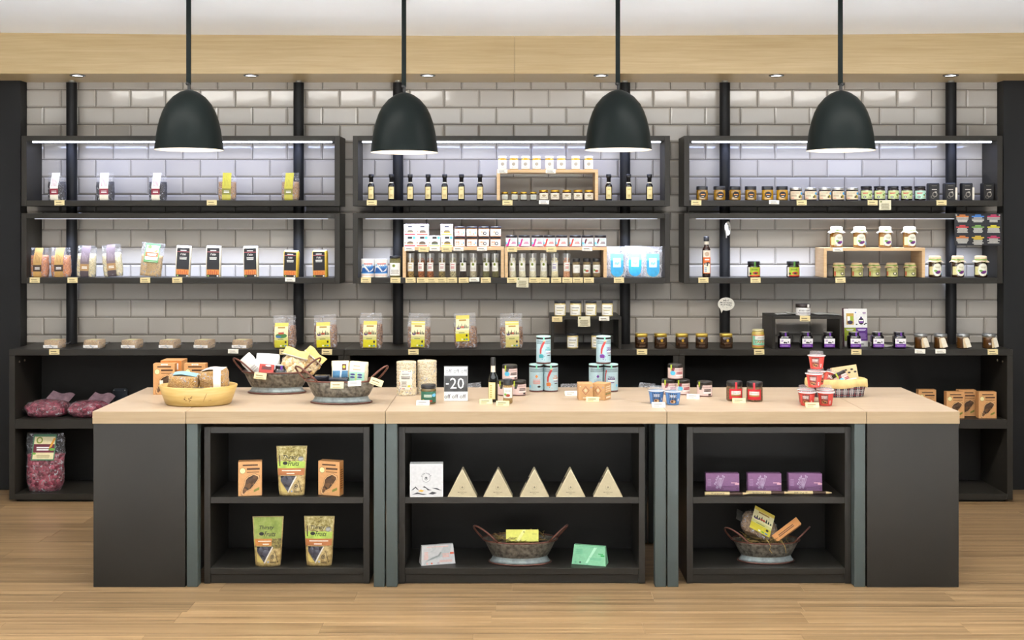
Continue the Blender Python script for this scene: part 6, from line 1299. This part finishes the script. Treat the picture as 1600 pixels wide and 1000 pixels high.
place('pasta_bag', flatbag(), 'bag of pasta with yellow label leaning in right unit bowl', 'bag', (x2-.045, Yb2-.01, ZLO+.068), (-.62, .5, .05))
place('rusk_box', RX, 'orange rusk box lying aslant in right unit bowl', 'box', (x2+.055, Yb2-.0, ZLO+.06), (-1.0, .9, .35)) if False else None
RL = cbox(.135, .04, .036, ORB, lambda p: (p.rect(0, 0, 1, 1, K('#d08a44', .55)), p.lines(.1, .3, .85, .7, 2, K('#5a3818', .6))))
place('rusk_box', RL, 'orange rusk box lying aslant in right unit bowl', 'box', (x2+.098, Yb2-.02, ZLO+.075), (-.5, -.62, .1))
# purple cartons and wooden pencils
PU = K('#85587f', .5)
def purp(p):
    p.rect(0, 0, 1, 1, PU); rr = random.Random(2); li = K('#b59ab4', .5)
    for k in range(9):
        a = math.radians(60+12*k); L = .3+.12*rr.random(); bx_, by_ = .44, .12; p.poly([(bx_-.006, by_), (bx_+.006, by_), (bx_+.26*L*math.cos(a)*2+.008, by_+L*1.9*math.sin(a)), (bx_+.26*L*math.cos(a)*2-.008, by_+L*1.9*math.sin(a))], li); p.ell(bx_+.26*L*math.cos(a)*2, by_+L*1.9*math.sin(a), .025, .05, li, 6)
    p.ell(.33, .2, .04, .07, li); p.rect(.87, .36, 1, .46, K('#e0a8b4', .5)); p.lines(.74, .44, .96, .56, 1, K('#d098a8', .5)); p.lines(.5, .06, .94, .24, 3, K('#a2789c', .5)); p.lines(.03, .3, .16, .7, 5, K('#a2789c', .5))
PB = cbox(.146, .04, .078, PU, purp)
def pencil(word):
    L, r = .19, .0078; c = K('#d8be8a', .5); m = MB().lathe([(0, 0), (r, 0), (r, L*.52), (r*1.02, L*.56)], c, 12); g = MB().lathe([(r*1.0, L*.5), (r*.98, L*.58), (r*.86, L*.84), (r*.8, L*.86)], K('#4a3226', .6, var=.2, scale=80), 12); t_ = MB().lathe([(r*.84, L*.845), (r*.7, L*.9), (.0022, L*.985), (0, L)], c, 12)
    f = lambda u, v, o: ((v-.5)*r*1.5, -math.sqrt(max(0, r*r-((v-.5)*r*1.5)**2))-o, L*.12+u*L*.34); f.n = (1, 3); f.a = L*.34/(r*1.5)
    p = Print(f); V, P_, asp = glyphs(word, 0, 0); o = p.off(); b = p.add([f(.5+x_*.9, .5-y_*.62, o) for x_, y_ in V]); [p.face([b+k for k in q], INK) for q in P_]
    return [('barrel', m.mesh('barrel'), []), ('bark_grip', g.mesh('bark_grip'), []), ('tip', t_.mesh('tip'), []), ('lettering', p.mesh('lettering'), [])]
for i, (px, w_, q0) in enumerate(((1128, 'THYME', 1101), (1193.5, 'ROSEMARY', 1166), (1257, 'MINT', 1231))):
    x, y, z = sh(px, 768.5, ZM, .02); place('soap_carton', PB, 'flat purple carton with pale flower print, %s of three' % order(i, 3), 'box', (x, y, z), (-.05, 0, -.02), 'purple cartons')
    x, y, z = sh(q0, 774 if i == 0 else 772.6, ZM, 0); t4 = thing('wooden_pencil', 'wooden pencil lettered %s before a purple carton' % w_.lower(), 'pencil', (x, y, z+.0086), (0, math.pi/2, -.03), 'wooden pencils')
    for pn, me, _ in pencil(w_): obj(pn, me, t4)
